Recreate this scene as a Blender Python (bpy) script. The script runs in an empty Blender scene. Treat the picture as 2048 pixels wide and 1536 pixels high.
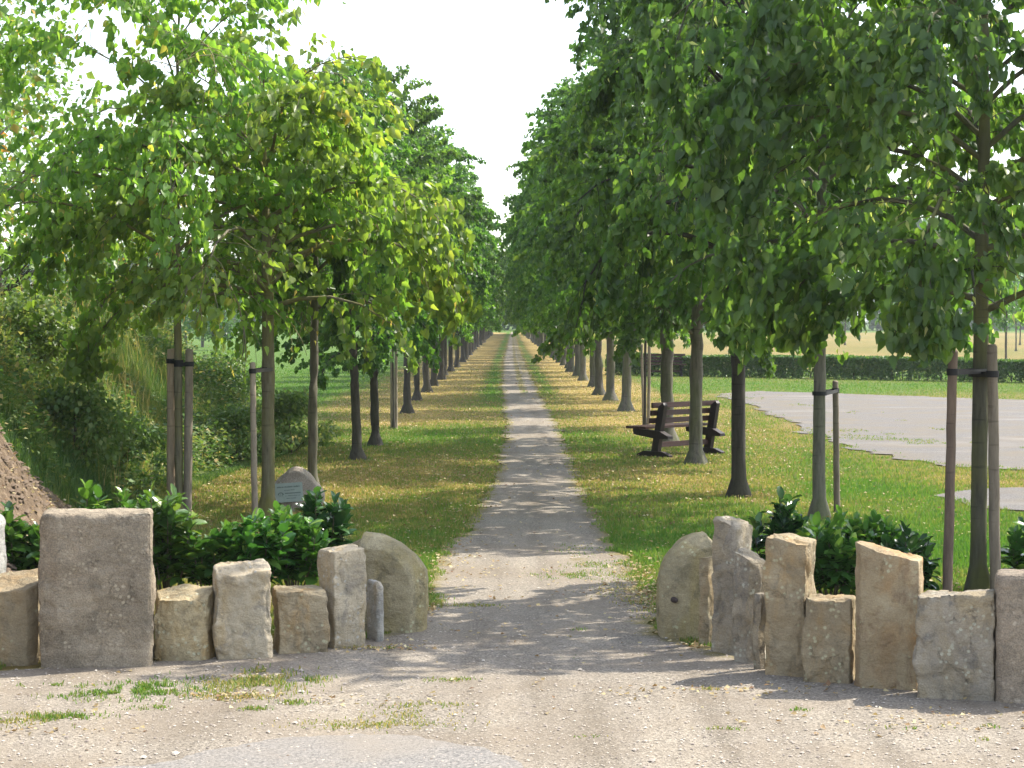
import bpy, bmesh, math, random
import numpy as np
from mathutils import Vector, Matrix

# ------------------------------------------------------------------ camera, sky, sun, exposure
SC = bpy.context.scene
COL = SC.collection
CAM_H = 2.2
FPX = 4000.0                       # focal length in photo pixels (2048 wide)
PITCH = math.atan(128 / FPX)
YAW = math.atan(10 / FPX)
cam_d = bpy.data.cameras.new('camera')
cam = bpy.data.objects.new('camera', cam_d); COL.objects.link(cam)
cam_d.sensor_width = 36.0; cam_d.lens = 36.0 * FPX / 2048
cam_d.clip_start = 0.5; cam_d.clip_end = 6000
cam.location = (0, 0, CAM_H)
cam.rotation_euler = (math.pi / 2 - PITCH, 0, -YAW)
SC.camera = cam

SUN_EL, SUN_AZ = math.radians(50), math.radians(30)      # azimuth counted from +X towards +Y
sun_dir = Vector((math.cos(SUN_EL) * math.cos(SUN_AZ), math.cos(SUN_EL) * math.sin(SUN_AZ), math.sin(SUN_EL)))
W = bpy.data.worlds.new("World"); SC.world = W; W.use_nodes = True
wn = W.node_tree.nodes; wl = W.node_tree.links
sky = wn.new('ShaderNodeTexSky'); sky.sky_type = 'NISHITA'; sky.sun_disc = False
sky.sun_elevation = SUN_EL; sky.sun_rotation = math.pi / 2 - SUN_AZ
sky.air_density = 1.0; sky.dust_density = 1.6; sky.ozone_density = 1.0; sky.altitude = 100
wn['Background'].inputs['Strength'].default_value = 0.15
hsv = wn.new('ShaderNodeHueSaturation'); hsv.inputs['Saturation'].default_value = 0.62   # hazy, milky summer sky
wl.new(sky.outputs[0], hsv.inputs['Color']); wl.new(hsv.outputs[0], wn['Background'].inputs['Color'])
sl = bpy.data.lights.new('sun', 'SUN'); so = bpy.data.objects.new('sun', sl); COL.objects.link(so)
sl.energy = 2.9; sl.angle = math.radians(0.5); sl.color = (1.0, 0.93, 0.82)
so.rotation_euler = sun_dir.to_track_quat('Z', 'Y').to_euler()
so.location = (30, 20, 40)
SC.view_settings.view_transform = 'Standard'
SC.view_settings.look = 'None'
SC.view_settings.exposure = 1.55
SC.view_settings.gamma = 1.0
SC.cycles.max_bounces = 8
SC.cycles.transmission_bounces = 6
SC.cycles.diffuse_bounces = 4

# ------------------------------------------------------------------ projection helpers
cF = Vector((math.sin(YAW) * math.cos(PITCH), math.cos(YAW) * math.cos(PITCH), -math.sin(PITCH)))
cR = Vector((math.cos(YAW), -math.sin(YAW), 0))
cU = cR.cross(cF)
CP = Vector((0, 0, CAM_H))
def ray(px, py):
    return cF * FPX + cR * (px - 1024) - cU * (py - 768)
def ground(px, py, z=0.0):
    d = ray(px, py); t = (z - CAM_H) / d.z
    p = CP + d * t
    return Vector((p.x, p.y, z))
def proj(p):
    v = Vector(p) - CP; f = v.dot(cF)
    return 1024 + FPX * v.dot(cR) / f, 768 - FPX * v.dot(cU) / f
def atdepth(px, py, Y):
    d = ray(px, py)
    return CP + d * (Y / d.y)

# ------------------------------------------------------------------ naming helpers
def tag(o, label=None, cat=None, group=None, kind=None):
    if label: o['label'] = label
    if cat: o['category'] = cat
    if group: o['group'] = group
    if kind: o['kind'] = kind
    return o
def empty(name, loc, rz=0.0):
    o = bpy.data.objects.new(name, None); COL.objects.link(o)
    o.location = loc; o.rotation_euler = (0, 0, rz); o.empty_display_size = 0.2
    return o
def link(name, me, mat=None, parent=None):
    o = bpy.data.objects.new(name, me); COL.objects.link(o)
    if mat is not None: me.materials.append(mat)
    if parent is not None: o.parent = parent
    return o
def copy_tree(root):
    c = root.copy(); COL.objects.link(c)
    for ch in root.children:
        d = ch.copy(); COL.objects.link(d); d.parent = c
        for g in ch.children:
            e = g.copy(); COL.objects.link(e); e.parent = d
    return c

def mesh_np(name, V, F, smooth=False, fattr=None, vattr=None):
    """V (n,3); F list of (m,k) int arrays"""
    me = bpy.data.meshes.new(name)
    V = np.asarray(V, dtype=np.float32)
    if isinstance(F, np.ndarray): F = [F]
    loops = np.concatenate([f.ravel() for f in F]).astype(np.int32)
    tot = np.concatenate([np.full(len(f), f.shape[1], dtype=np.int32) for f in F])
    st = np.concatenate([[0], np.cumsum(tot)[:-1]]).astype(np.int32)
    me.vertices.add(len(V)); me.vertices.foreach_set('co', V.ravel())
    me.loops.add(len(loops)); me.loops.foreach_set('vertex_index', loops)
    me.polygons.add(len(tot)); me.polygons.foreach_set('loop_start', st)
    try: me.polygons.foreach_set('loop_total', tot)
    except Exception: pass
    if smooth: me.polygons.foreach_set('use_smooth', np.ones(len(tot), dtype=bool))
    for k, a in (fattr or {}).items():
        at = me.attributes.new(k, 'FLOAT', 'FACE'); at.data.foreach_set('value', np.asarray(a, dtype=np.float32))
    for k, a in (vattr or {}).items():
        at = me.attributes.new(k, 'FLOAT', 'POINT'); at.data.foreach_set('value', np.asarray(a, dtype=np.float32))
    me.update(calc_edges=True); me.validate()
    return me

def bm_mesh(name, bm, smooth=False):
    me = bpy.data.meshes.new(name)
    bmesh.ops.recalc_face_normals(bm, faces=bm.faces)
    if smooth:
        for f in bm.faces: f.smooth = True
    bm.to_mesh(me); bm.free()
    return me

def smooth01(t):
    t = np.clip(t, 0, 1); return t * t * (3 - 2 * t)

_rg = np.random.default_rng(77)
_lat = _rg.random((256, 256))
def vnoise(x, y):
    """tileable value noise"""
    x = np.asarray(x, dtype=float); y = np.asarray(y, dtype=float)
    xi = np.floor(x).astype(int); yi = np.floor(y).astype(int)
    fx = smooth01(x - xi); fy = smooth01(y - yi)
    a = _lat[xi % 256, yi % 256]; b = _lat[(xi + 1) % 256, yi % 256]
    c = _lat[xi % 256, (yi + 1) % 256]; d = _lat[(xi + 1) % 256, (yi + 1) % 256]
    return (a * (1 - fx) + b * fx) * (1 - fy) + (c * (1 - fx) + d * fx) * fy
def fnoise(x, y):
    return 0.5 * vnoise(x, y) + 0.3 * vnoise(x * 2.1 + 7, y * 2.1 + 3) + 0.2 * vnoise(x * 4.3 + 1, y * 4.3 + 9)

def _hash(ix, iy, iz, k):
    h = (ix.astype(np.int64) * 73856093) ^ (iy.astype(np.int64) * 19349663) ^ (iz.astype(np.int64) * 83492791) ^ (k * 2654435761)
    h = (h ^ (h >> 13)) * 1274126177; h = h & 0x7fffffff
    h = ((h ^ (h >> 15)) * 2246822519) & 0x7fffffff; h = h ^ (h >> 11)
    return (h & 0xffffff) / float(0xffffff)
def n3(P, seed):
    """scalar value noise -1..1 at points P (n,3)"""
    i = np.floor(P).astype(np.int64); f = smooth01(P - i); r = 0
    for a in (0, 1):
        for b in (0, 1):
            for c in (0, 1):
                w = (f[:, 0] if a else 1 - f[:, 0]) * (f[:, 1] if b else 1 - f[:, 1]) * (f[:, 2] if c else 1 - f[:, 2])
                r = r + w * _hash(i[:, 0] + a, i[:, 1] + b, i[:, 2] + c, seed)
    return r * 2 - 1
def n3v(P, seed): return np.stack([n3(P, seed), n3(P + 31.7, seed + 1), n3(P + 77.1, seed + 2)], -1)
def vor3(P, seed):
    """distance to nearest and second nearest jittered point, and a value per cell"""
    i = np.floor(P).astype(np.int64); d1 = np.full(len(P), 9.0); d2 = d1.copy(); val = np.zeros(len(P))
    for a in (-1, 0, 1):
        for b in (-1, 0, 1):
            for c in (-1, 0, 1):
                x, y, z = i[:, 0] + a, i[:, 1] + b, i[:, 2] + c
                q_ = np.stack([x + _hash(x, y, z, seed), y + _hash(x, y, z, seed + 1), z + _hash(x, y, z, seed + 2)], -1)
                d = np.linalg.norm(P - q_, axis=1); n_ = d < d1
                d2 = np.where(n_, d1, np.minimum(d2, d)); val = np.where(n_, _hash(x, y, z, seed + 3), val); d1 = np.where(n_, d, d1)
    return d1, d2, val
def bm_noise(bm, *terms):
    P = np.array([v.co[:] for v in bm.verts])
    D = sum(n3v(P * sc + 11.0, sd) * am for sc, am, sd in terms)
    for v, d in zip(bm.verts, D): v.co += Vector(d)

# ------------------------------------------------------------------ materials
def new_mat(name):
    m = bpy.data.materials.new(name); m.use_nodes = True
    nt = m.node_tree; nt.nodes.clear()
    out = nt.nodes.new('ShaderNodeOutputMaterial')
    return m, nt, out
def nd(nt, t, ins=None, **props):
    n = nt.nodes.new(t)
    for k, v in props.items(): setattr(n, k, v)
    for k, v in (ins or {}).items():
        if isinstance(v, bpy.types.NodeSocket): nt.links.new(v, n.inputs[k])
        else: n.inputs[k].default_value = v
    return n
def ramp(nt, fac, stops, interp='LINEAR'):
    n = nt.nodes.new('ShaderNodeValToRGB'); cr = n.color_ramp; cr.interpolation = interp
    while len(cr.elements) < len(stops): cr.elements.new(0.5)
    for e, (p, c) in zip(cr.elements, stops):
        e.position = p; e.color = (*c, 1) if len(c) == 3 else c
    nt.links.new(fac, n.inputs[0])
    return n.outputs[0]
def mix(nt, fac, a, b, mode='MIX'):
    n = nt.nodes.new('ShaderNodeMix'); n.data_type = 'RGBA'; n.blend_type = mode
    for k, v in ((0, fac), (6, a), (7, b)):
        if isinstance(v, bpy.types.NodeSocket): nt.links.new(v, n.inputs[k])
        elif k == 0: n.inputs[0].default_value = v
        else: n.inputs[k].default_value = (*v, 1)
    return n.outputs[2]
def attr(nt, name):
    return nd(nt, 'ShaderNodeAttribute', attribute_name=name).outputs['Fac']
def noise(nt, scale, detail=4, rough=0.55, vec=None, out='Fac', dist=0.0):
    n = nd(nt, 'ShaderNodeTexNoise', {'Scale': scale, 'Detail': detail, 'Roughness': rough, 'Distortion': dist})
    if vec is not None: nt.links.new(vec, n.inputs['Vector'])
    return n.outputs[out]
def coords(nt, scale=(1, 1, 1), kind='Object'):
    tc = nd(nt, 'ShaderNodeTexCoord')
    mp = nd(nt, 'ShaderNodeMapping', {'Vector': tc.outputs[kind], 'Scale': scale})
    return mp.outputs[0]
def math_n(nt, op, a, b=0.0, clamp=False):
    n = nt.nodes.new('ShaderNodeMath'); n.operation = op; n.use_clamp = clamp
    for i, v in ((0, a), (1, b)):
        if isinstance(v, bpy.types.NodeSocket): nt.links.new(v, n.inputs[i])
        else: n.inputs[i].default_value = v
    return n.outputs[0]

def leaf_material(name, stops, trans, tf=0.42, rough=0.42, spec=0.45, hue_rand=True):
    m, nt, out = new_mat(name)
    c = ramp(nt, attr(nt, 'tint'), stops)
    if hue_rand:
        oi = nd(nt, 'ShaderNodeObjectInfo')
        hs = nd(nt, 'ShaderNodeHueSaturation', {'Color': c,
              'Hue': nd(nt, 'ShaderNodeMapRange', {'Value': oi.outputs['Random'], 'To Min': 0.485, 'To Max': 0.51}).outputs[0],
              'Value': nd(nt, 'ShaderNodeMapRange', {'Value': oi.outputs['Random'], 'To Min': 0.85, 'To Max': 1.15}).outputs[0]})
        c = hs.outputs[0]
    p = nd(nt, 'ShaderNodeBsdfPrincipled', {'Base Color': c, 'Roughness': rough, 'Specular IOR Level': spec})
    tcol = mix(nt, 1.0, c, trans, 'MULTIPLY')
    t = nd(nt, 'ShaderNodeBsdfTranslucent', {'Color': tcol})
    mx = nd(nt, 'ShaderNodeMixShader', {0: tf, 1: p.outputs[0], 2: t.outputs[0]})
    nt.links.new(mx.outputs[0], out.inputs[0])
    return m

M = {}
M['leaf_mature'] = leaf_material('linden_leaf', [(0, (0.037, 0.085, 0.022)), (0.5, (0.072, 0.140, 0.030)), (0.85, (0.140, 0.215, 0.044)), (0.93, (0.16, 0.22, 0.05)), (1.0, (0.50, 0.50, 0.22))], (2.6, 2.9, 1.3))
M['leaf_young'] = leaf_material('young_linden_leaf', [(0, (0.085, 0.185, 0.028)), (0.5, (0.145, 0.250, 0.045)), (0.85, (0.23, 0.32, 0.062)), (0.95, (0.36, 0.31, 0.06)), (1.0, (0.50, 0.44, 0.16))], (2.5, 2.4, 1.2), tf=0.5)
M['leaf_far'] = leaf_material('distant_leaf', [(0, (0.03, 0.085, 0.025)), (0.6, (0.06, 0.14, 0.03)), (1.0, (0.12, 0.2, 0.05))], (2.4, 2.6, 1.3), tf=0.38)
M['leaf_autumn'] = leaf_material('autumn_leaf', [(0, (0.06, 0.13, 0.03)), (0.65, (0.12, 0.19, 0.035)), (0.88, (0.30, 0.20, 0.04)), (1.0, (0.38, 0.14, 0.04))], (2.2, 2.1, 1.4), tf=0.42)
M['laurel_leaf'] = leaf_material('laurel_leaf', [(0, (0.030, 0.085, 0.022)), (0.5, (0.055, 0.145, 0.026)), (0.85, (0.11, 0.22, 0.036)), (1.0, (0.20, 0.30, 0.06))], (2.0, 2.2, 1.2), tf=0.25, rough=0.22, spec=0.7)
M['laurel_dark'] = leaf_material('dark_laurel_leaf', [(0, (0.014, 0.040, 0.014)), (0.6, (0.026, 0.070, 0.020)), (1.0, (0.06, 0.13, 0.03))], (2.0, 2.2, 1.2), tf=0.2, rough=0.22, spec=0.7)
M['bank_leaf'] = leaf_material('bank_leaf', [(0, (0.065, 0.130, 0.034)), (0.6, (0.125, 0.20, 0.050)), (1.0, (0.26, 0.28, 0.09))], (2.0, 2.0, 1.2), tf=0.38)
M['hedge_leaf'] = leaf_material('hedge_leaf', [(0, (0.040, 0.095, 0.022)), (0.6, (0.075, 0.150, 0.030)), (1.0, (0.15, 0.23, 0.05))], (2.0, 2.2, 1.2), tf=0.3)
M['weed'] = leaf_material('weed_blade', [(0, (0.045, 0.105, 0.026)), (0.40, (0.095, 0.165, 0.034)), (0.68, (0.19, 0.215, 0.055)), (0.85, (0.32, 0.27, 0.10)), (1.0, (0.44, 0.33, 0.13))], (1.9, 2.0, 1.3), tf=0.35, rough=0.6, hue_rand=False)
M['grass'] = leaf_material('grass_blade', [(0, (0.075, 0.175, 0.022)), (0.35, (0.115, 0.205, 0.028)), (0.6, (0.20, 0.22, 0.050)), (0.8, (0.30, 0.245, 0.085)), (1.0, (0.42, 0.32, 0.125))], (1.7, 1.8, 1.2), tf=0.35, rough=0.6, hue_rand=False)
M['litter'] = leaf_material('fallen_leaf', [(0, (0.19, 0.10, 0.048)), (0.35, (0.30, 0.195, 0.085)), (0.7, (0.42, 0.33, 0.15)), (1.0, (0.56, 0.49, 0.28))], (1.3, 1.2, 1.0), tf=0.2, rough=0.6, hue_rand=False)

def bark_material(name, base, dark, moss, moss_amt, scale=1.0):
    m, nt, out = new_mat(name)
    v = coords(nt, (14 * scale, 14 * scale, 2.2 * scale))
    n1 = noise(nt, 1.6, 6, 0.65, v)
    c = ramp(nt, n1, [(0.25, dark), (0.5, base), (0.75, tuple(min(1, x * 1.45) for x in base))])
    n2 = noise(nt, 1.3, 3, 0.6, coords(nt, (2.5, 2.5, 0.7)))
    c = mix(nt, ramp(nt, n2, [(0.40, (0, 0, 0)), (0.60, (moss_amt,) * 3)]), c, moss)
    v3 = coords(nt, (3, 3, 26))
    n3 = noise(nt, 1.0, 2, 0.5, v3)
    c = mix(nt, ramp(nt, n3, [(0.62, (0, 0, 0)), (0.70, (0.55,) * 3)]), c, dark)
    oi = nd(nt, 'ShaderNodeObjectInfo')
    c = nd(nt, 'ShaderNodeHueSaturation', {'Color': c, 'Value': nd(nt, 'ShaderNodeMapRange', {'Value': oi.outputs['Random'], 'To Min': 0.75, 'To Max': 1.35}).outputs[0]}).outputs[0]
    bp = nd(nt, 'ShaderNodeBump', {'Strength': 0.5, 'Distance': 0.02, 'Height': n1})
    p = nd(nt, 'ShaderNodeBsdfPrincipled', {'Base Color': c, 'Roughness': 0.85, 'Specular IOR Level': 0.25, 'Normal': bp.outputs[0]})
    nt.links.new(p.outputs[0], out.inputs[0])
    return m
M['bark'] = bark_material('linden_bark', (0.115, 0.105, 0.085), (0.045, 0.04, 0.032), (0.085, 0.10, 0.035), 0.55)
M['bark_moss'] = bark_material('mossy_bark', (0.19, 0.17, 0.115), (0.075, 0.065, 0.04), (0.19, 0.18, 0.04), 0.75)
M['bark_dark'] = bark_material('dark_bark', (0.075, 0.066, 0.055), (0.03, 0.026, 0.022), (0.06, 0.065, 0.03), 0.4)
M['bark_green'] = bark_material('green_bark', (0.075, 0.072, 0.052), (0.03, 0.028, 0.022), (0.105, 0.11, 0.03), 0.8)
M['stake_brown'] = bark_material('brown_stake_wood', (0.20, 0.145, 0.11), (0.09, 0.065, 0.05), (0.15, 0.115, 0.09), 0.5, 0.9)
M['stake'] = bark_material('stake_wood', (0.38, 0.285, 0.195), (0.19, 0.14, 0.095), (0.28, 0.22, 0.15), 0.5, 0.9)
M['stake_grey'] = bark_material('weathered_stake_wood', (0.26, 0.215, 0.165), (0.12, 0.095, 0.07), (0.20, 0.17, 0.13), 0.5, 0.9)

def plain(name, col, rough=0.7, spec=0.3, bump=0.0, var=0.25, sc=(20, 20, 20)):
    m, nt, out = new_mat(name)
    v = coords(nt, sc); n1 = noise(nt, 1.0, 5, 0.6, v)
    c = ramp(nt, n1, [(0.25, tuple(x * (1 - var) for x in col)), (0.75, tuple(min(1, x * (1 + var)) for x in col))])
    p = nd(nt, 'ShaderNodeBsdfPrincipled', {'Base Color': c, 'Roughness': rough, 'Specular IOR Level': spec})
    if bump:
        nt.links.new(nd(nt, 'ShaderNodeBump', {'Strength': bump, 'Distance': 0.01, 'Height': n1}).outputs[0], p.inputs['Normal'])
    nt.links.new(p.outputs[0], out.inputs[0])
    return m
M['rubber'] = plain('tie_rubber', (0.018, 0.018, 0.02), 0.6)
M['bench_wood'] = plain('bench_wood', (0.050, 0.020, 0.016), 0.5, 0.4, 0.3, 0.45, (3, 40, 40))
M['bench_frame'] = plain('bench_frame_wood', (0.022, 0.014, 0.014), 0.5, 0.4, 0.3, 0.4, (30, 30, 6))
M['plaque'] = plain('plaque_metal', (0.36, 0.42, 0.38), 0.5, 0.4, 0, 0.08)
M['ink'] = plain('plaque_print', (0.15, 0.19, 0.175), 0.6, 0.2, 0, 0.1)
M['twig'] = plain('shrub_twig', (0.10, 0.085, 0.05), 0.8)

def stone_material(name, base, light, stain, dark, speck=0.5, band=(3, 3, 6), stain_amt=0.75):
    m, nt, out = new_mat(name)
    oi = nd(nt, 'ShaderNodeObjectInfo')
    tc = nd(nt, 'ShaderNodeTexCoord')
    add = nd(nt, 'ShaderNodeVectorMath', {0: tc.outputs['Object'], 1: oi.outputs['Location']}, operation='ADD')
    def mp(s): return nd(nt, 'ShaderNodeMapping', {'Vector': add.outputs[0], 'Scale': s}).outputs[0]
    n1 = noise(nt, 1.0, 6, 0.62, mp(band), dist=0.6)
    c = ramp(nt, n1, [(0.28, base), (0.72, light)])
    n2 = noise(nt, 1.0, 5, 0.6, mp((4.5, 4.5, 1.5)), dist=0.8)
    c = mix(nt, ramp(nt, n2, [(0.46, (0, 0, 0)), (0.66, (stain_amt,) * 3)]), c, stain)
    n3 = noise(nt, 1.0, 6, 0.7, mp((9, 9, 7)), dist=0.5)
    c = mix(nt, ramp(nt, n3, [(0.52, (0, 0, 0)), (0.66, (0.75,) * 3)]), c, dark)
    n6 = noise(nt, 1.0, 4, 0.6, mp((2.2, 2.2, 2.6)), dist=0.4)
    c = mix(nt, ramp(nt, n6, [(0.45, (0, 0, 0)), (0.62, (0.45,) * 3)]), c, tuple(x * 0.62 for x in base))
    n4 = noise(nt, 1.0, 3, 0.7, mp((110, 110, 110)))
    c = mix(nt, speck, c, ramp(nt, n4, [(0.3, (0.30, 0.29, 0.28)), (0.5, (0.5, 0.5, 0.5)), (0.72, (0.78, 0.77, 0.74))]), 'OVERLAY')
    # lichen spots
    vl = nd(nt, 'ShaderNodeTexVoronoi', {'Vector': mp((26, 26, 26)), 'Scale': 1.0, 'Randomness': 1.0})
    nl_ = noise(nt, 1.0, 3, 0.6, mp((5, 5, 5)))
    lm = math_n(nt, 'MULTIPLY', ramp(nt, vl.outputs['Distance'], [(0.20, (1, 1, 1)), (0.34, (0, 0, 0))]), ramp(nt, nl_, [(0.50, (0, 0, 0)), (0.60, (0.65,) * 3)]))
    c = mix(nt, lm, c, tuple(min(0.6, x * 1.5) for x in light))
    # fine cracks
    vcr = nd(nt, 'ShaderNodeTexVoronoi', {'Vector': nd(nt, 'ShaderNodeVectorMath', {0: mp((4.2, 4.2, 2.6)), 1: noise(nt, 1.0, 5, 0.7, mp((6, 6, 6)), 'Color')}, operation='ADD').outputs[0], 'Scale': 1.0}, feature='DISTANCE_TO_EDGE')
    crk = math_n(nt, 'MULTIPLY', ramp(nt, vcr.outputs['Distance'], [(0.0, (1, 1, 1)), (0.016, (0, 0, 0))]), ramp(nt, nl_, [(0.50, (0, 0, 0)), (0.60, (0.45,) * 3)]))
    c = mix(nt, crk, c, tuple(x * 0.55 for x in dark))
    n5 = noise(nt, 1.0, 8, 0.68, mp((11, 11, 15)))
    bsum = math_n(nt, 'SUBTRACT', math_n(nt, 'ADD', math_n(nt, 'MULTIPLY', n5, 1.0), math_n(nt, 'MULTIPLY', n4, 0.16)), math_n(nt, 'MULTIPLY', crk, 0.35))
    bp = nd(nt, 'ShaderNodeBump', {'Strength': 0.95, 'Distance': 0.045, 'Height': bsum})
    p = nd(nt, 'ShaderNodeBsdfPrincipled', {'Base Color': c, 'Roughness': 0.9, 'Specular IOR Level': 0.2, 'Normal': bp.outputs[0]})
    nt.links.new(p.outputs[0], out.inputs[0])
    return m
M['st_granite'] = stone_material('grey_pink_granite', (0.276, 0.231, 0.169), (0.415, 0.349, 0.259), (0.323, 0.248, 0.179), (0.196, 0.169, 0.129), 0.75, (3, 3, 14), 0.3)
M['st_granite_light'] = stone_material('pale_pink_granite', (0.42, 0.355, 0.30), (0.54, 0.465, 0.40), (0.48, 0.38, 0.31), (0.33, 0.285, 0.25), 0.75, (5, 5, 5), 0.35)
M['st_pink'] = stone_material('pinkish_granite', (0.288, 0.239, 0.181), (0.392, 0.328, 0.251), (0.334, 0.257, 0.186), (0.196, 0.173, 0.139), 0.75, (5, 5, 5), 0.35)
M['st_yellow'] = stone_material('yellow_sandstone', (0.400, 0.321, 0.187), (0.541, 0.451, 0.284), (0.506, 0.327, 0.121), (0.259, 0.214, 0.141), 0.35)
M['st_pale'] = stone_material('pale_sandstone', (0.456, 0.385, 0.270), (0.600, 0.514, 0.375), (0.480, 0.358, 0.193), (0.264, 0.240, 0.203), 0.35)
M['st_tan'] = stone_material('tan_sandstone', (0.338, 0.270, 0.171), (0.466, 0.385, 0.254), (0.442, 0.288, 0.127), (0.244, 0.207, 0.143), 0.35)
M['st_grey'] = stone_material('grey_sandstone', (0.324, 0.285, 0.222), (0.456, 0.402, 0.318), (0.396, 0.312, 0.183), (0.180, 0.167, 0.149), 0.4)
M['st_bluegrey'] = stone_material('blue_grey_stone', (0.384, 0.378, 0.352), (0.552, 0.539, 0.489), (0.480, 0.390, 0.255), (0.240, 0.241, 0.234), 0.4)
M['st_orange'] = stone_material('orange_sandstone', (0.384, 0.292, 0.174), (0.501, 0.414, 0.270), (0.419, 0.231, 0.084), (0.256, 0.177, 0.109), 0.35, (3, 3, 2.0), 0.75)
M['st_mill'] = stone_material('lichened_millstone', (0.324, 0.280, 0.168), (0.480, 0.408, 0.260), (0.372, 0.302, 0.134), (0.180, 0.161, 0.106), 0.45)

def ground_material():
    m, nt, out = new_mat('lawn_ground')
    v = coords(nt)
    n1 = noise(nt, 1.1, 6, 0.65, v); n2 = noise(nt, 34.0, 4, 0.75, v); n3 = noise(nt, 7.0, 5, 0.7, v)
    d = math_n(nt, 'ADD', attr(nt, 'dry'), math_n(nt, 'MULTIPLY', math_n(nt, 'SUBTRACT', n1, 0.5), 0.55))
    d = math_n(nt, 'ADD', d, math_n(nt, 'MULTIPLY', math_n(nt, 'SUBTRACT', n3, 0.5), 0.65))
    d = math_n(nt, 'ADD', d, math_n(nt, 'MULTIPLY', math_n(nt, 'SUBTRACT', n2, 0.5), 0.85), True)
    c = ramp(nt, d, [(0.0, (0.060, 0.135, 0.020)), (0.30, (0.095, 0.160, 0.026)), (0.52, (0.150, 0.158, 0.042)), (0.72, (0.24, 0.18, 0.066)), (1.0, (0.36, 0.265, 0.098))])
    s = ramp(nt, math_n(nt, 'ADD', n3, math_n(nt, 'MULTIPLY', math_n(nt, 'SUBTRACT', n2, 0.5), 0.6)), [(0.3, (0.11, 0.08, 0.055)), (0.55, (0.21, 0.155, 0.105)), (0.75, (0.36, 0.28, 0.195))])
    sm = math_n(nt, 'ADD', attr(nt, 'soil'), math_n(nt, 'MULTIPLY', math_n(nt, 'SUBTRACT', n3, 0.5), 0.9))
    c = mix(nt, ramp(nt, sm, [(0.45, (0, 0, 0)), (0.58, (1, 1, 1))]), c, s)
    bp = nd(nt, 'ShaderNodeBump', {'Strength': 0.8, 'Distance': 0.06, 'Height': math_n(nt, 'ADD', n2, n3)})
    p = nd(nt, 'ShaderNodeBsdfPrincipled', {'Base Color': c, 'Roughness': 0.95, 'Specular IOR Level': 0.1, 'Normal': bp.outputs[0]})
    nt.links.new(p.outputs[0], out.inputs[0])
    return m
M['ground'] = ground_material()

def gravel_material(name, a, b, dirt, edge=True, patch=0.45, streak=False):
    m, nt, out = new_mat(name)
    v = coords(nt)
    n1 = noise(nt, 0.9, 6, 0.65, v); n2 = noise(nt, 60, 4, 0.8, v)
    vo = nd(nt, 'ShaderNodeTexVoronoi', {'Vector': v, 'Scale': 85.0})
    grain = math_n(nt, 'ADD', math_n(nt, 'MULTIPLY', n2, 0.55), math_n(nt, 'MULTIPLY', vo.outputs['Color'], 0.45))
    c = ramp(nt, grain, [(0.22, tuple(x * 0.45 for x in a)), (0.45, a), (0.62, b), (0.8, tuple(min(0.8, x * 1.35) for x in b))])
    c = mix(nt, ramp(nt, n1, [(0.42, (0, 0, 0)), (0.66, (patch,) * 3)]), c, dirt)
    if edge:
        nt_ = noise(nt, 1.0, 4, 0.6, coords(nt, (2.4, 0.16, 1)))
        c = mix(nt, 1.0, c, ramp(nt, nt_, [(0.35, (0.80, 0.79, 0.77)), (0.5, (1, 1, 1)), (0.68, (1.14, 1.13, 1.10))]), 'MULTIPLY')
    if streak:
        ns = noise(nt, 1.0, 4, 0.6, coords(nt, (0.30, 0.55, 1)))
        c = mix(nt, ramp(nt, ns, [(0.56, (0, 0, 0)), (0.72, (0.6,) * 3)]), c, tuple(x * 1.35 for x in b))
    if edge:
        n3 = noise(nt, 5.0, 6, 0.72, v)
        e = math_n(nt, 'ADD', attr(nt, 'edge'), math_n(nt, 'MULTIPLY', math_n(nt, 'SUBTRACT', n3, 0.5), 1.3))
        g = ramp(nt, n2, [(0.3, (0.07, 0.085, 0.03)), (0.5, (0.19, 0.16, 0.065)), (0.7, (0.33, 0.25, 0.11))])
        c = mix(nt, ramp(nt, e, [(0.62, (0, 0, 0)), (0.95, (0.9,) * 3)]), c, g)
    bp = nd(nt, 'ShaderNodeBump', {'Strength': 0.7, 'Distance': 0.02, 'Height': math_n(nt, 'ADD', grain, math_n(nt, 'MULTIPLY', n1, 0.8))})
    p = nd(nt, 'ShaderNodeBsdfPrincipled', {'Base Color': c, 'Roughness': 0.95, 'Specular IOR Level': 0.12, 'Normal': bp.outputs[0]})
    nt.links.new(p.outputs[0], out.inputs[0])
    return m
M['gravel'] = gravel_material('path_gravel', (0.235, 0.207, 0.168), (0.335, 0.295, 0.24), (0.225, 0.185, 0.138), True, 0.75)
M['yard'] = gravel_material('yard_gravel', (0.155, 0.147, 0.139), (0.21, 0.198, 0.188), (0.195, 0.165, 0.12), False, 0.85, True)
M['asphalt'] = gravel_material('pale_asphalt', (0.215, 0.205, 0.19), (0.29, 0.27, 0.245), (0.28, 0.245, 0.20), False, 0.7)
M['pebble'] = leaf_material('pebble', [(0, (0.155, 0.115, 0.08)), (0.12, (0.2, 0.17, 0.15)), (0.4, (0.34, 0.295, 0.25)), (0.8, (0.44, 0.39, 0.32)), (1.0, (0.55, 0.50, 0.43))], (1, 1, 1), tf=0.0, rough=0.8, spec=0.2, hue_rand=False)

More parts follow.
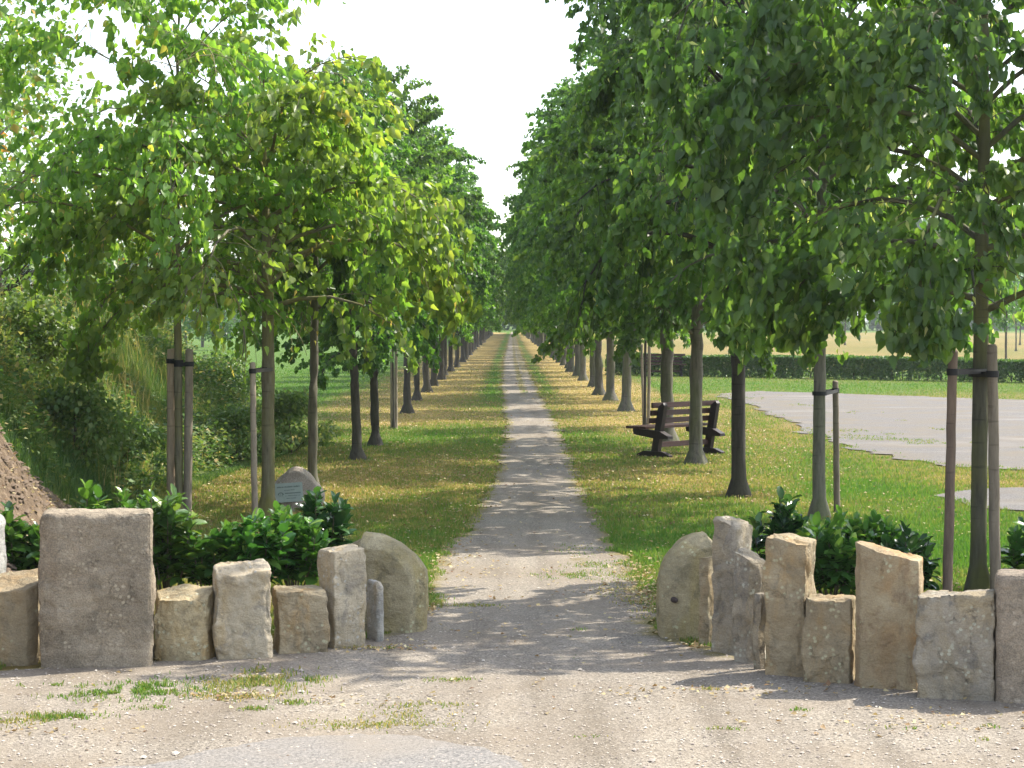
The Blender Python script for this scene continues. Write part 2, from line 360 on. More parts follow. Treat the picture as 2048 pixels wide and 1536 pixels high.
# ------------------------------------------------------------------ layout of ground areas (world metres)
def poly_world(pts): return np.array([[*ground(x, y).xy] for x, y in pts])
PATH_ROWS = [(1290, 830, 1350), (1240, 845, 1328), (1200, 848, 1318), (1150, 868, 1275), (1100, 895, 1240), (1050, 930, 1205), (1000, 968, 1172), (950, 990, 1150),
             (900, 1003, 1135), (850, 1012, 1118), (800, 1004, 1086), (750, 1004, 1060), (720, 1007, 1047), (690, 1014, 1036), (672, 1019, 1031), (664, 1022, 1029)]
_pl = np.array([[*ground(l, y).xy] for y, l, r in PATH_ROWS]); _pr = np.array([[*ground(r, y).xy] for y, l, r in PATH_ROWS])
FORE_Y = [-12.0, 11.3, 11.9, 12.35, 12.7, 13.0, 13.45, 13.7, 13.95]
FORE_L = [-40, -40, -40, -3.6, -2.6, -1.9, -1.35, -0.98, -0.86]
FORE_R = [40, 3.6, 2.45, 2.05, 1.75, 1.52, 1.32, 1.18, 1.12]
def path_lr(y):
    ly = np.concatenate([FORE_Y, _pl[2:, 1]]); lx = np.concatenate([FORE_L, _pl[2:, 0]])
    ry = np.concatenate([FORE_Y, _pr[2:, 1]]); rx = np.concatenate([FORE_R, _pr[2:, 0]])
    return np.interp(y, ly, lx), np.interp(y, ry, rx)
YARD = poly_world([(1425, 788), (1520, 782), (2048, 800), (2500, 812), (2700, 960), (2048, 940), (1900, 932), (1730, 907), (1660, 885), (1600, 862), (1560, 838), (1500, 808)])
YARD2 = poly_world([(1865, 992), (1960, 978), (2060, 974), (2500, 985), (2500, 1035), (2060, 1024), (1960, 1016)])
def inside(poly, x, y):
    r = np.zeros(np.shape(x), bool); n = len(poly)
    for i in range(n):
        x1, y1 = poly[i]; x2, y2 = poly[(i + 1) % n]
        c = ((y1 > y) != (y2 > y)) & (x < (x2 - x1) * (y - y1) / (y2 - y1 + 1e-12) + x1)
        r ^= c
    return r
TOE_Y = [2, 10, 14, 18, 21, 24, 28, 34, 38, 44, 52]
TOE_X = [-5.5, -4.2, -3.5, -3.5, -3.95, -4.3, -4.3, -3.75, -4.6, -6.8, -12]
def bank_h(x, y):
    toe = np.interp(y, TOE_Y, TOE_X)
    h = (2.45 + 1.65 * (1 - smooth01((y - 19) / 7))) * smooth01((toe - x) / 2.9)
    h = h * (1 - smooth01((y - 40) / 12)) * smooth01((y - 3) / 8)
    h = h * (0.9 + 0.25 * (fnoise(x * 0.6, y * 0.4) - 0.5) * 2)
    return h
def soil_mask(x, y):
    toe = np.interp(y, TOE_Y, TOE_X)
    s = 1 - smooth01((y - 17.6 - np.clip((x + 4.62) * 12, 0, 3)) / 0.8)
    s = s * (1 - smooth01((y - 20.8) / 0.8)) * smooth01((toe - x + 0.25) / 0.4)
    return s
def dryness(x, y):
    x = np.asarray(x, float); y = np.asarray(y, float)
    l, r = path_lr(y)
    d = 0.62 + 0.65 * (fnoise(x * 0.45 + 3, y * 0.22 + 5) - 0.5)
    rowl = np.exp(-((x + 2.4) / 1.5) ** 2); rowr = np.exp(-((x - 2.7) / 1.5) ** 2)
    av = smooth01((y - 34) / 10)
    d = d + av * 0.42 * np.maximum(rowl, rowr)
    gl = np.exp(-((x - l + 0.35) / 0.28) ** 2) + np.exp(-((x - r - 0.35) / 0.28) ** 2)
    d = d - 0.4 * gl * smooth01((y - 50) / 15)
    # green patches seen in the photo
    def patch(cx, cy, sx, sy, a): return a * np.exp(-((x - cx) / sx) ** 2 - ((y - cy) / sy) ** 2)
    d = d - patch(1.9, 19.2, 0.9, 2.0, 0.50) - patch(4.4, 19.5, 1.9, 3.4, 0.45) - patch(4.6, 26.0, 1.6, 2.0, 0.40)
    d = d - patch(-1.6, 39.5, 1.8, 3.2, 0.38) - patch(-1.2, 19.5, 0.5, 2.2, 0.22) - patch(1.8, 38, 1.0, 3, 0.22)
    d = d + patch(2.6, 28.5, 1.5, 4.5, 0.14) + patch(-1.7, 26.5, 1.3, 5.0, 0.20) + patch(-3.0, 23.0, 1.0, 2.0, 0.25) + patch(3.3, 25.5, 0.8, 2.0, 0.2)
    far_l = smooth01((-x - 4.2) / 1.5) * smooth01((y - 36) / 8)
    d = d * (1 - far_l) + far_l * (0.20 + 0.35 * (fnoise(x * 0.1, y * 0.05) - 0.5))
    far_r = smooth01((x - 4.2) / 1.0) * smooth01((y - 58) / 3)
    d = d * (1 - far_r) + far_r * (0.30 + 0.6 * (fnoise(x * 0.3, y * 0.15) - 0.4))
    fld = smooth01((x - 4.0) / 2.0) * smooth01((y - 84) / 5)
    d = d * (1 - fld) + fld * (0.66 + 0.3 * (fnoise(x * 0.1, y * 0.05) - 0.5))
    beyond = smooth01((y - 345) / 20)
    d = d * (1 - beyond) + beyond * 0.22
    return np.clip(d, 0, 1)

# ------------------------------------------------------------------ ground, gravel, yard, road
def axis(parts):
    out = []
    for a, b, s in parts: out += list(np.arange(a, b, s))
    return np.array(out)
gx = np.concatenate([-np.geomspace(2500, 12.5, 26), axis([(-12, 9, 0.13)]), np.geomspace(9.2, 2500, 28)])
gy = np.concatenate([-np.geomspace(300, 6, 8), axis([(-4, 11, 0.8), (11, 48, 0.15), (48, 110, 0.5)]), np.geomspace(110.5, 5000, 70)])
GX, GY = np.meshgrid(gx, gy)
GZ = bank_h(GX, GY) + 0.03 * (fnoise(GX * 1.3, GY * 1.3) - 0.5) * smooth01((bank_h(GX, GY)) / 0.2) - 0.012
nx, ny = len(gx), len(gy)
idx = np.arange(nx * ny).reshape(ny, nx)
q = np.stack([idx[:-1, :-1], idx[:-1, 1:], idx[1:, 1:], idx[1:, :-1]], -1).reshape(-1, 4)
V = np.stack([GX, GY, GZ], -1).reshape(-1, 3)
gd = dryness(V[:, 0], V[:, 1]); bank_here = smooth01(bank_h(V[:, 0], V[:, 1]) / 0.4)
gd = gd * (1 - bank_here) + bank_here * (0.22 + 0.4 * fnoise(V[:, 0], V[:, 1]))
me = mesh_np('ground', V, q, True, vattr={'dry': gd, 'soil': soil_mask(V[:, 0], V[:, 1])})
tag(link('ground', me, M['ground']), 'lawn with dry yellow patches and a weedy bank rising on the left', kind='structure')

def jit(y, s, k): return k * (fnoise(y * s + 11.3, y * 0 + s) - 0.5) * 2
ys = np.concatenate([np.arange(-12, 9, 1.5), np.arange(9, 40, 0.10), np.arange(40, 120, 0.4), np.arange(120, 372, 2.0)])
l, r = path_lr(ys)
wob = np.clip(1.0, 0, 1)
l = l + jit(ys, 1.1, 0.16) + jit(ys, 5.0, 0.07); r = r + jit(ys + 50, 1.3, 0.20) + jit(ys + 30, 4.6, 0.08)
T = np.concatenate([[0, 0.02, 0.05], np.linspace(0.08, 0.92, 29), [0.95, 0.98, 1.0]])
PX = l[:, None] + (r - l)[:, None] * T[None, :]
PY = np.repeat(ys[:, None], len(T), 1)
edge = np.minimum(PX - l[:, None], r[:, None] - PX)
ed = np.clip(1 - edge / 0.40, 0, 1)
ed = np.maximum(ed, 0.50 * smooth01((PY - 45) / 40))
# grass strip between the two wheel tracks further along the path
mid = smooth01((PY - 44) / 22) * np.clip(1.25 - np.abs((T[None, :] - 0.58) / 0.19), 0, 1) + smooth01((PY - 55) / 35) * 0.85 * smooth01((T[None, :] - 0.7) / 0.1)
ed = np.maximum(ed, np.clip(mid, 0, 1))
def patchf(px, py, a, sx, sy):
    c = ground(px, py); return a * np.exp(-((PX - c.x) / sx) ** 2 - ((PY - c.y) / sy) ** 2)
for spec in [(1160, 1122, .8, .22, .5), (1225, 1130, .8, .2, .4), (1140, 1150, .9, .2, .25), (1270, 1200, .8, .25, .6), (1220, 1100, .7, .25, .8), (930, 1210, .7, .2, .12), (490, 1375, .9, .3, .35), (250, 1385, .8, .4, .22), (120, 1430, .7, .3, .15), (740, 1450, .85, .3, .12), (850, 1375, .6, .3, .1), (30, 1440, .8, .25, .2)]:
    ed = np.maximum(ed, np.clip(patchf(*spec), 0, 1))
n, k = PX.shape
idx = np.arange(n * k).reshape(n, k)
q = np.stack([idx[:-1, :-1], idx[:-1, 1:], idx[1:, 1:], idx[1:, :-1]], -1).reshape(-1, 4)
PZ = np.full(PX.shape, 0.004)
me = mesh_np('gravel_path', np.stack([PX, PY, PZ], -1).reshape(-1, 3), q, True, vattr={'edge': ed.ravel()})
tag(link('gravel_path', me, M['gravel']), 'pinkish grey gravel path running between the two rows of lindens', kind='structure')

def sheet(name, poly, z, mat, label, step=0.15, amp=0.12, sc=1.7):
    pts = []
    for i in range(len(poly)):
        a, b = poly[i], poly[(i + 1) % len(poly)]
        m_ = max(1, int(np.hypot(*(b - a)) / step))
        for j in range(m_):
            p = a + (b - a) * j / m_; t = (b - a) / (np.hypot(*(b - a)) + 1e-9)
            o = amp * (fnoise(p[0] * sc, p[1] * sc) - 0.5) * 4
            pts.append((p[0] - t[1] * o, p[1] + t[0] * o, z))
    bm = bmesh.new()
    f = bm.faces.new([bm.verts.new(p) for p in pts])
    bmesh.ops.triangulate(bm, faces=[f])
    me = bm_mesh(name, bm)
    if me.polygons[0].normal.z < 0: me.flip_normals()
    return tag(link(name, me, mat), label, kind='structure')
sheet('gravel_yard', YARD, 0.004, M['yard'], 'pale bare gravel yard on the right in front of the clipped hedge', 0.12, 0.22, 1.2)
sheet('gravel_yard', YARD2, 0.004, M['yard'], 'small bare gravel patch at the right edge nearer than the yard', 0.15, 0.12)
ROAD = poly_world([(140, 1552), (330, 1520), (520, 1487), (640, 1472), (760, 1469), (880, 1483), (980, 1508), (1060, 1540)])
ROAD = np.concatenate([ROAD, np.array([[1.2, 8.5], [6, 5.0], [30, 3], [30, -8], [-30, -8], [-30, 6], [-6, 7.5], [-3.4, 8.7]])])
sheet('road', ROAD, 0.008, M['asphalt'], 'pale grey asphalt edge at the bottom of the picture', 0.02, 0.05, 6.0)

# ------------------------------------------------------------------ stones
def stone_mesh(name, w, d, h, seed, rnd=0.04, rough=0.02, tilt=0.0, back=0.0, chips=3, n=44, lean=0.0):
    """block standing on z=0 (buried 12 cm), front face at local y=0 looking to -y"""
    rs = random.Random(seed); off = Vector((seed * 3.17, seed * 1.7, seed * 0.61))
    bm = bmesh.new(); bmesh.ops.create_cube(bm, size=2.0)
    bmesh.ops.subdivide_edges(bm, edges=bm.edges, cuts=n, use_grid_fill=True)
    H = h + 0.12
    half = Vector((w / 2, d / 2, H / 2))
    planes = []
    for _ in range(chips):
        sx = rs.choice((-1, 1)); sz = rs.choice((1, 1, -1)); sy = rs.choice((-1, -1, 1))
        nrm = Vector((sx * rs.uniform(0.3, 1), sy * rs.uniform(0.2, 1.0), sz * rs.uniform(0.15, 1) if sz > 0 else 0.0)).normalized()
        ext = abs(nrm.x) * half.x + abs(nrm.y) * half.y + abs(nrm.z) * half.z
        planes.append((nrm, ext - rs.uniform(0.015, 0.05)))
    C = np.array([v.co[:] for v in bm.verts]); hf = np.array(half[:])
    P = C * hf
    rr = min(rnd, half.x * 0.9, half.y * 0.9)
    hi = np.array([half.x - rr, half.y - rr, half.z - rr]); lo = np.array([-half.x + rr, -half.y + rr, -half.z])
    Q = np.clip(P, lo, hi); dd = P - Q; ln = np.linalg.norm(dd, axis=1, keepdims=True)
    P = np.where(ln > 1e-6, Q + dd / np.maximum(ln, 1e-9) * np.minimum(ln, rr), P)
    for nrm, lim in planes:
        k = np.maximum(P @ np.array(nrm[:]) - lim - 0.006 * n3(P * 14, seed + 5), 0)
        P = P - k[:, None] * np.array(nrm[:])
    t = (P[:, 2] + half.z) / H
    P[:, 0] += lean * (t - 0.1)
    P[:, 2] += np.where(P[:, 2] > 0, (tilt * P[:, 0] / half.x + back * P[:, 1] / half.y) * np.maximum(0, (t - 0.5) * 2), 0)
    nb = n3v(P * 3.2, seed) * rough * 0.60 + n3v(P * 8, seed + 3) * rough * 0.40 + n3v(P * 20, seed + 6) * rough * 0.26 + n3v(P * 48, seed + 9) * rough * 0.16
    d1, d2, val = vor3(P * np.array([7, 7, 6]) + n3v(P * 9, seed + 12) * 0.35, seed)
    nd_ = np.where(np.abs(C) > 0.99, C, 0); nd_[:, 2] = np.maximum(nd_[:, 2], 0)
    nb += nd_ * (rough * (0.35 * np.minimum(d2 - d1, 0.5) + 0.75 * val - 0.45))[:, None]
    P = P + nb + np.array([0, half.y, half.z - 0.12])
    for v, p in zip(bm.verts, P): v.co = p
    me = bm_mesh(name, bm, True)
    return me

def place_stone(px0, px1, ytop, ybase, mat, label, seed, yaw=0.0, depth=0.28, bury=True, cat='stone', **kw):
    """yaw>0 turns the front face towards +x; extents solved so the block spans px0..px1"""
    a = math.radians(yaw)
    g = ground((px0 + px1) / 2, ybase)
    w = (px1 - px0) / FPX * g.y
    for _ in range(12):
        ca, sa = math.cos(a), math.sin(a)
        def loc(u, v): return (g.x + u * ca - v * sa, g.y + u * sa + v * ca, 0)
        xs = [proj(loc(u, v))[0] for u in (-w / 2, w / 2) for v in (0, depth)]
        ex = (max(xs) - min(xs)) - (px1 - px0)
        w = max(0.05, w - ex / FPX * g.y * 0.8)
        g.x -= ((max(xs) + min(xs)) / 2 - (px0 + px1) / 2) / FPX * g.y
        ylow = max(proj(loc(u, 0))[1] for u in (-w / 2, w / 2))
        g.y += (ylow - ybase) / FPX * g.y * g.y / CAM_H
    z = atdepth((px0 + px1) / 2, ytop, g.y + depth * 0.4).z
    me = stone_mesh('stone', w, depth, z, seed, **kw)
    o = link('standing_stone', me, mat)
    o.location = g; o.rotation_euler = (0, 0, a)
    return tag(o, label, cat)

ST = M
place_stone(-34, 19, 1030, 1290, ST['st_bluegrey'], 'blue grey stone cut off by the left picture edge, rising behind the low tan block', 3, yaw=-10, depth=0.25, rnd=0.03, rough=0.018, tilt=-0.03)
place_stone(-60, 86, 1164, 1330, ST['st_tan'], 'low tan block at the left picture edge touching the large rounded slab', 5, yaw=6, depth=0.30, rnd=0.008, rough=0.015, tilt=0.02, back=0.05)
place_stone(80, 309, 1022, 1339, ST['st_granite'], 'largest grey granite slab with rounded top corners, left of the path', 7, yaw=8, depth=0.34, rnd=0.045, rough=0.018, tilt=0.008, chips=3)
place_stone(311, 428, 1188, 1325, ST['st_yellow'], 'low yellowish block between the largest slab and the pale rough stone', 9, yaw=10, depth=0.28, rnd=0.008, rough=0.024, tilt=0.01, back=0.03)
place_stone(425, 544, 1138, 1322, ST['st_pale'], 'pale rough hewn block with chipped grey face, left of the path', 11, yaw=14, depth=0.28, rnd=0.008, rough=0.028, tilt=0.012, back=0.03)
place_stone(543, 656, 1174, 1310, ST['st_tan'], 'low tan and grey block between the pale rough stone and the tall narrow one', 13, yaw=16, depth=0.27, rnd=0.008, rough=0.022)
place_stone(637, 734, 1098, 1299, ST['st_pale'], 'tall narrow pale stone turned edge-on, in front of the left millstone', 15, yaw=32, depth=0.24, rnd=0.008, rough=0.016, tilt=0.012, chips=1)
place_stone(733, 769, 1160, 1285, ST['st_bluegrey'], 'thin small blue grey stone leaning on the left millstone', 17, yaw=26, depth=0.2, rnd=0.03, rough=0.012)

place_stone(1396, 1432, 1112, 1292, ST['st_tan'], 'thin tan stone squeezed against the right millstone', 21, yaw=-35, depth=0.14, rnd=0.008, rough=0.015)
place_stone(1424, 1506, 1044, 1310, ST['st_grey'], 'tallest dark grey pillar next to the right millstone', 23, yaw=-40, depth=0.2, rnd=0.008, rough=0.02, tilt=-0.02, chips=2)
place_stone(1466, 1536, 1112, 1330, ST['st_grey'], 'grey brown stone with sloping top between dark pillar and tall tan stone', 25, yaw=-38, depth=0.17, rnd=0.008, rough=0.022, tilt=-0.035, chips=4)
place_stone(1500, 1533, 1186, 1341, ST['st_grey'], 'small narrow block set in front of the grey stone with sloping top', 27, yaw=-35, depth=0.06, rnd=0.008, rough=0.014)
place_stone(1529, 1633, 1074, 1357, ST['st_tan'], 'tall tan stone with wavy left edge and grey right side', 29, yaw=-26, depth=0.22, rnd=0.008, rough=0.022, tilt=-0.02, chips=2)
place_stone(1604, 1709, 1196, 1370, ST['st_tan'], 'low flat-topped tan block between the tall tan and the orange stone', 31, yaw=-16, depth=0.25, rnd=0.008, rough=0.018, chips=1)
place_stone(1706, 1846, 1103, 1383, ST['st_orange'], 'tall orange stained sandstone with top sloping down to the right', 33, yaw=-18, depth=0.25, rnd=0.008, rough=0.016, tilt=-0.045, chips=2)
place_stone(1833, 1987, 1188, 1404, ST['st_grey'], 'wide grey block between the orange sandstone and the pink stone', 35, yaw=-15, depth=0.24, rnd=0.008, rough=0.024, tilt=0.015, chips=3)
place_stone(1984, 2140, 1144, 1412, ST['st_pink'], 'pinkish granite stone cut by the right picture edge', 37, yaw=-10, depth=0.3, rnd=0.05, rough=0.009, chips=0)

def millstone(px_edge, ytop, ybase, side, label, seed, yaw, px_arc, foot):
    """upright piece of an old millstone: straight foot, then a quarter-round shoulder; side=+1: curved end towards +x"""
    g = ground(px_edge, ybase)
    H = atdepth(px_edge, ytop, g.y).z; a_ = px_arc / FPX * g.y; h0 = H * foot; b_ = H - h0; th = 0.29
    prof = [(0.0, -0.12 + (h0 + 0.12) * k / 12, 1.0, 0.0) for k in range(12)]
    for k in range(37):
        t = math.radians(88) * k / 36
        nx_, nz_ = math.cos(t) / a_, math.sin(t) / b_; l_ = math.hypot(nx_, nz_)
        prof.append((-a_ * (1 - math.cos(t)), h0 + b_ * math.sin(t), nx_ / l_, nz_ / l_))
    secs = [(0.0, 0.105), (0.0, 0.088), (0.004, 0.084), (0.035, 0.058), (0.085, 0.014), (0.095, 0.006), (0.12, 0.0), (th * 0.75, 0.0), (th - 0.03, 0.01), (th, 0.04), (th, 0.105)]
    bm = bmesh.new()
    grid = [[bm.verts.new((x - nx_ * ins, yy, z - nz_ * ins)) for yy, ins in secs] for x, z, nx_, nz_ in prof]
    for i in range(len(grid) - 1):
        for j in range(len(secs) - 1):
            bm.faces.new((grid[i][j], grid[i + 1][j], grid[i + 1][j + 1], grid[i][j + 1]))
    xi = -a_ - 0.12; steps = 12; inner = []
    for jj in (0, len(secs) - 1):
        first = [row[jj] for row in grid]; prev = first
        for s in range(1, steps + 1):
            cur = [bm.verts.new((v0.co.x + (xi - v0.co.x) * s / steps, v0.co.y, v0.co.z)) for v0 in first]
            for i in range(len(cur) - 1): bm.faces.new((prev[i], prev[i + 1], cur[i + 1], cur[i]))
            prev = cur
        inner.append(prev)
    for i in range(len(inner[0]) - 1):
        bm.faces.new((inner[0][i], inner[0][i + 1], inner[1][i + 1], inner[1][i]))
    for j in range(len(secs) - 1): pass
    top = [grid[-1][j] for j in range(len(secs))]
    bm.faces.new(top + [inner[1][-1], inner[0][-1]])
    bm_noise(bm, (5, 0.012, seed), (16, 0.007, seed + 3), (40, 0.003, seed + 6))
    if side < 0:
        for v in bm.verts: v.co.x = -v.co.x
    o = link('millstone_piece', bm_mesh('millstone', bm, True), M['st_mill'])
    o.location = g; o.rotation_euler = (0, 0, math.radians(yaw))
    return tag(o, label, 'millstone')
ml = millstone(844, 1070, 1268, 1, 'curved millstone piece at the left side of the path entrance, rounded end to the right', 4, -9, 134, 0.47)
mr = millstone(1330, 1072, 1282, -1, 'curved millstone piece right of the path entrance with an iron stub in its face', 8, 10, 98, 0.52)
bm = bmesh.new(); bmesh.ops.create_cone(bm, cap_ends=True, segments=14, radius1=0.022, radius2=0.018, depth=0.05, matrix=Matrix.Translation((0, 0, 0)) @ Matrix.Rotation(math.pi / 2, 4, 'X'))
stub = link('iron_stub', bm_mesh('iron_stub', bm, True), plain('rusty_iron', (0.06, 0.045, 0.04), 0.8), mr)
stub.location = (0.07, 0.012, atdepth(1349, 1201, ground(1340, 1282).y).z)

# ------------------------------------------------------------------ leaf and wood builders
HEART_V = np.array([(0, 0.02, 0), (-0.26, -0.07, 0), (-0.48, 0.22, 0), (-0.34, 0.66, 0), (0, 1.08, 0), (0.34, 0.66, 0), (0.48, 0.22, 0), (0.26, -0.07, 0)])
HEART_V[:, 2] = 0.36 * np.abs(HEART_V[:, 0]) - 0.13 * HEART_V[:, 1] ** 2
HEART_F = np.array([(0, 1, 2, 3, 4), (0, 4, 5, 6, 7)])
KITE_V = np.array([(0, 0, 0), (-0.44, 0.36, 0.14), (0, 1.05, -0.06), (0.44, 0.36, 0.14)])
KITE_F = np.array([(0, 1, 2), (0, 2, 3)])
OVAL_V = np.array([(0, 0, 0), (-0.16, 0.22, 0.05), (-0.20, 0.55, 0.06), (-0.11, 0.88, 0.02), (0, 1.02, -0.10), (0.11, 0.88, 0.02), (0.20, 0.55, 0.06), (0.16, 0.22, 0.05), (0, 0.55, 0.0)])
OVAL_F3 = np.array([(0, 1, 8), (0, 8, 7), (3, 4, 8), (4, 5, 8)]); OVAL_F4 = np.array([(1, 2, 3, 8), (8, 5, 6, 7)])

def nrmz(a): return a / (np.linalg.norm(a, axis=1, keepdims=True) + 1e-9)
def leaves_np(pos, axis_, nrm, size, tv, tfs, tint, asp=None):
    axis_ = nrmz(axis_); side = nrmz(np.cross(axis_, nrm)); n2 = np.cross(side, axis_)
    k = len(tv); N = len(pos)
    fold = (0.35 + 1.5 * np.abs(np.sin(np.arange(N) * 12.9898 + 0.7)))[:, None, None] if k == 8 else 1.0
    sx = size if asp is None else size * asp
    V = (pos[:, None, :] + side[:, None, :] * (tv[None, :, 0:1] * sx[:, None, None]) + axis_[:, None, :] * (tv[None, :, 1:2] * size[:, None, None])
         + n2[:, None, :] * (tv[None, :, 2:3] * size[:, None, None] * fold)).reshape(-1, 3)
    if isinstance(tfs, np.ndarray): tfs = [tfs]
    F = []; tt = []
    base = (np.arange(N) * k)[:, None, None]
    for tf in tfs:
        F.append((base + tf[None]).reshape(-1, tf.shape[1])); tt.append(np.repeat(tint, len(tf)))
    return V, F, np.concatenate(tt)

class Wood:
    def __init__(s): s.V = []; s.F = []; s.n = 0
    def tube(s, pts, rad, sides=6, rough=0.0, rs=None, cap=False):
        pts = [Vector(p) for p in pts]
        rings = []
        up = Vector((0.13, 0.31, 0.94))
        for i, p in enumerate(pts):
            d = (pts[min(i + 1, len(pts) - 1)] - pts[max(i - 1, 0)]).normalized()
            a = d.cross(up if abs(d.dot(up)) < 0.95 else Vector((1, 0, 0))).normalized(); b = d.cross(a)
            ring = []
            for j in range(sides):
                th = 2 * math.pi * j / sides
                r_ = rad[i] * (1 + (rs.uniform(-rough, rough) if rough else 0))
                s.V.append(p + (a * math.cos(th) + b * math.sin(th)) * r_)
                ring.append(s.n); s.n += 1
            rings.append(ring)
        for i in range(len(rings) - 1):
            for j in range(sides):
                k = (j + 1) % sides
                s.F.append((rings[i][j], rings[i][k], rings[i + 1][k], rings[i + 1][j]))
        if cap:
            c = s.n; s.V.append(pts[-1] + (pts[-1] - pts[-2]).normalized() * 0.004); s.n += 1
            for j in range(sides): s.F.append((rings[-1][j], rings[-1][(j + 1) % sides], c, c))
    def mesh(s, name):
        F4 = np.array([f for f in s.F if f[2] != f[3]], dtype=int).reshape(-1, 4)
        F3 = np.array([f[:3] for f in s.F if f[2] == f[3]], dtype=int).reshape(-1, 3)
        return mesh_np(name, np.array([tuple(v) for v in s.V]), [f for f in (F4, F3) if len(f)], True)

def grow_linden(seed, H, r0, zc, prof, nprim, nleaf, leaf, mat, bark, heart, droop=1.0, bract=0.0, young=False, sway=0.05, wobble=0.02, sides=12, floor=2.05, airy=1.0):
    """returns (trunk mesh, crown mesh), built around the trunk foot at the origin"""
    rs = random.Random(seed); rg = np.random.default_rng(seed)
    wd = Wood()
    nseg = int(H / 0.22); tp = []; tr = []
    ph = rs.uniform(0, 6)
    for i in range(nseg + 1):
        z = H * i / nseg - (0.08 if i == 0 else 0)
        t = i / nseg
        x = sway * math.sin(t * 4 + ph) * t + wobble * rs.uniform(-1, 1) * (0.3 + t); y = sway * math.cos(t * 3.1 + ph) * t + wobble * rs.uniform(-1, 1) * (0.3 + t)
        fl = 1 + 0.75 * max(0, 1 - z / 0.30) ** 2
        rr = r0 * fl * max(0.06, (1 - 0.55 * min(1, z / zc) * 0.25) if z < zc else 0.86 * (1 - (z - zc) / (H - zc)) ** 0.9 + 0.04)
        if z < zc and rs.random() < 0.16: rr *= 1.10
        tp.append(Vector((x, y, z))); tr.append(rr)
    wd.tube(tp, tr, sides, 0.06, rs)
    def trunk_at(z):
        f = max(0, min(nseg - 1e-6, z / H * nseg)); i = int(f)
        return tp[i].lerp(tp[i + 1], f - i), tr[i]
    slots = []; sdir = []
    def fl_at(v):
        a_ = math.atan2(v.y, v.x)
        return floor + 0.22 * math.sin(a_ * 3 + seed) + 0.18 * math.sin(a_ * 7 + seed * 2.3) - 0.10
    for i in range(nprim):
        t = (i + rs.uniform(0.1, 0.9)) / nprim
        z = zc + (H * 0.97 - zc) * t ** 1.05 + (0.05 if i else 0)
        p0, rt = trunk_at(z)
        az = i * 2.399 + rs.uniform(-0.5, 0.5)
        tz = (z - zc) / (H - zc)
        L = prof(tz) * rs.uniform(0.78, 1.22) * 1.15 + 0.12
        el = math.radians(22 + 42 * tz + rs.uniform(-10, 10))
        n = 8; pts = [p0.copy()]; p = p0.copy(); d_el = math.radians(rs.uniform(4, 9)) * droop * (1.25 - 0.7 * tz)
        for s in range(n):
            azz = az + rs.uniform(-0.10, 0.10)
            p = p + Vector((math.cos(el) * math.cos(azz), math.cos(el) * math.sin(azz), math.sin(el))) * (L / n)
            pts.append(p.copy()); el -= d_el * (1 + 0.25 * s)
        rb = min(rt * 0.5, 0.010 + 0.011 * L)
        kk = n
        while kk > 2 and pts[kk].z < fl_at(pts[kk]) - 0.02: kk -= 1
        wd.tube(pts[:kk + 1], [rb * (1 - 0.85 * k / kk) + 0.002 for k in range(kk + 1)], 5)
        # secondary twigs
        m_ = max(3, int(L / 0.16))
        for s in range(m_):
            f = 0.14 + 0.86 * (s + rs.random()) / m_
            fi = f * n; ii = min(n - 1, int(fi)); q0 = pts[ii].lerp(pts[ii + 1], fi - ii)
            dirb = (pts[ii + 1] - pts[ii]).normalized()
            sg = 1 if s % 2 else -1
            a2 = math.atan2(dirb.y, dirb.x) + sg * math.radians(rs.uniform(25, 75))
            L2 = (0.42 * L * (1.05 - 0.65 * f) + 0.22) * rs.uniform(0.7, 1.25)
            L2 = min(L2, 1.1)
            e2 = math.asin(max(-1, min(1, dirb.z))) + math.radians(rs.uniform(-15, 28))
            pp = [q0.copy()]; pcur = q0.copy()
            for k in range(4):
                pcur = pcur + Vector((math.cos(e2) * math.cos(a2), math.cos(e2) * math.sin(a2), math.sin(e2))) * (L2 / 4)
                pp.append(pcur.copy()); e2 -= math.radians(rs.uniform(8, 18)) * droop
            if (heart or s % 3 == 0) and q0.z > fl_at(q0):
                pq = [v_ for v_ in pp if v_.z > fl_at(v_) - 0.03]
                if len(pq) > 1: wd.tube(pq, [0.0055, 0.0045, 0.0035, 0.0025, 0.0015][:len(pq)], 3)
            nsl = max(3, int(L2 / 0.05))
            for k in range(nsl):
                g = (k + 0.5) / nsl * 4; gi = min(3, int(g)); slots.append(pp[gi].lerp(pp[gi + 1], g - gi)); sdir.append((pp[gi + 1] - pp[gi]).normalized())
        for k in range(int(L * 0.6 / 0.07)):
            g = (0.4 + 0.6 * rs.random()) * n; gi = min(n - 1, int(g)); slots.append(pts[gi].lerp(pts[gi + 1], g - gi)); sdir.append((pts[gi + 1] - pts[gi]).normalized())
    S = np.array([tuple(v) for v in slots]); D = np.array([tuple(v) for v in sdir])
    azs = np.arctan2(S[:, 1], S[:, 0])
    floor_ = floor + 0.22 * np.sin(azs * 3 + seed) + 0.18 * np.sin(azs * 7 + seed * 2.3) - 0.10
    keepm = S[:, 2] > floor_
    S, D = S[keepm], D[keepm]
    rad = np.hypot(S[:, 0], S[:, 1])
    wgt = 0.5 + np.clip(rad / (rad.max() * 0.6), 0, 1)
    if heart: wgt = wgt * np.clip(0.55 + airy * n3(S * 1.25 + 3, seed + 50), 0.04, 2)
    pick = rg.choice(len(S), nleaf, p=wgt / wgt.sum())
    P = S[pick] + rg.normal(0, 0.035, (nleaf, 3)); Dd = D[pick]
    out = nrmz(np.c_[S[pick][:, :2], np.zeros(nleaf)])
    down = np.array([0, 0, -1.0])
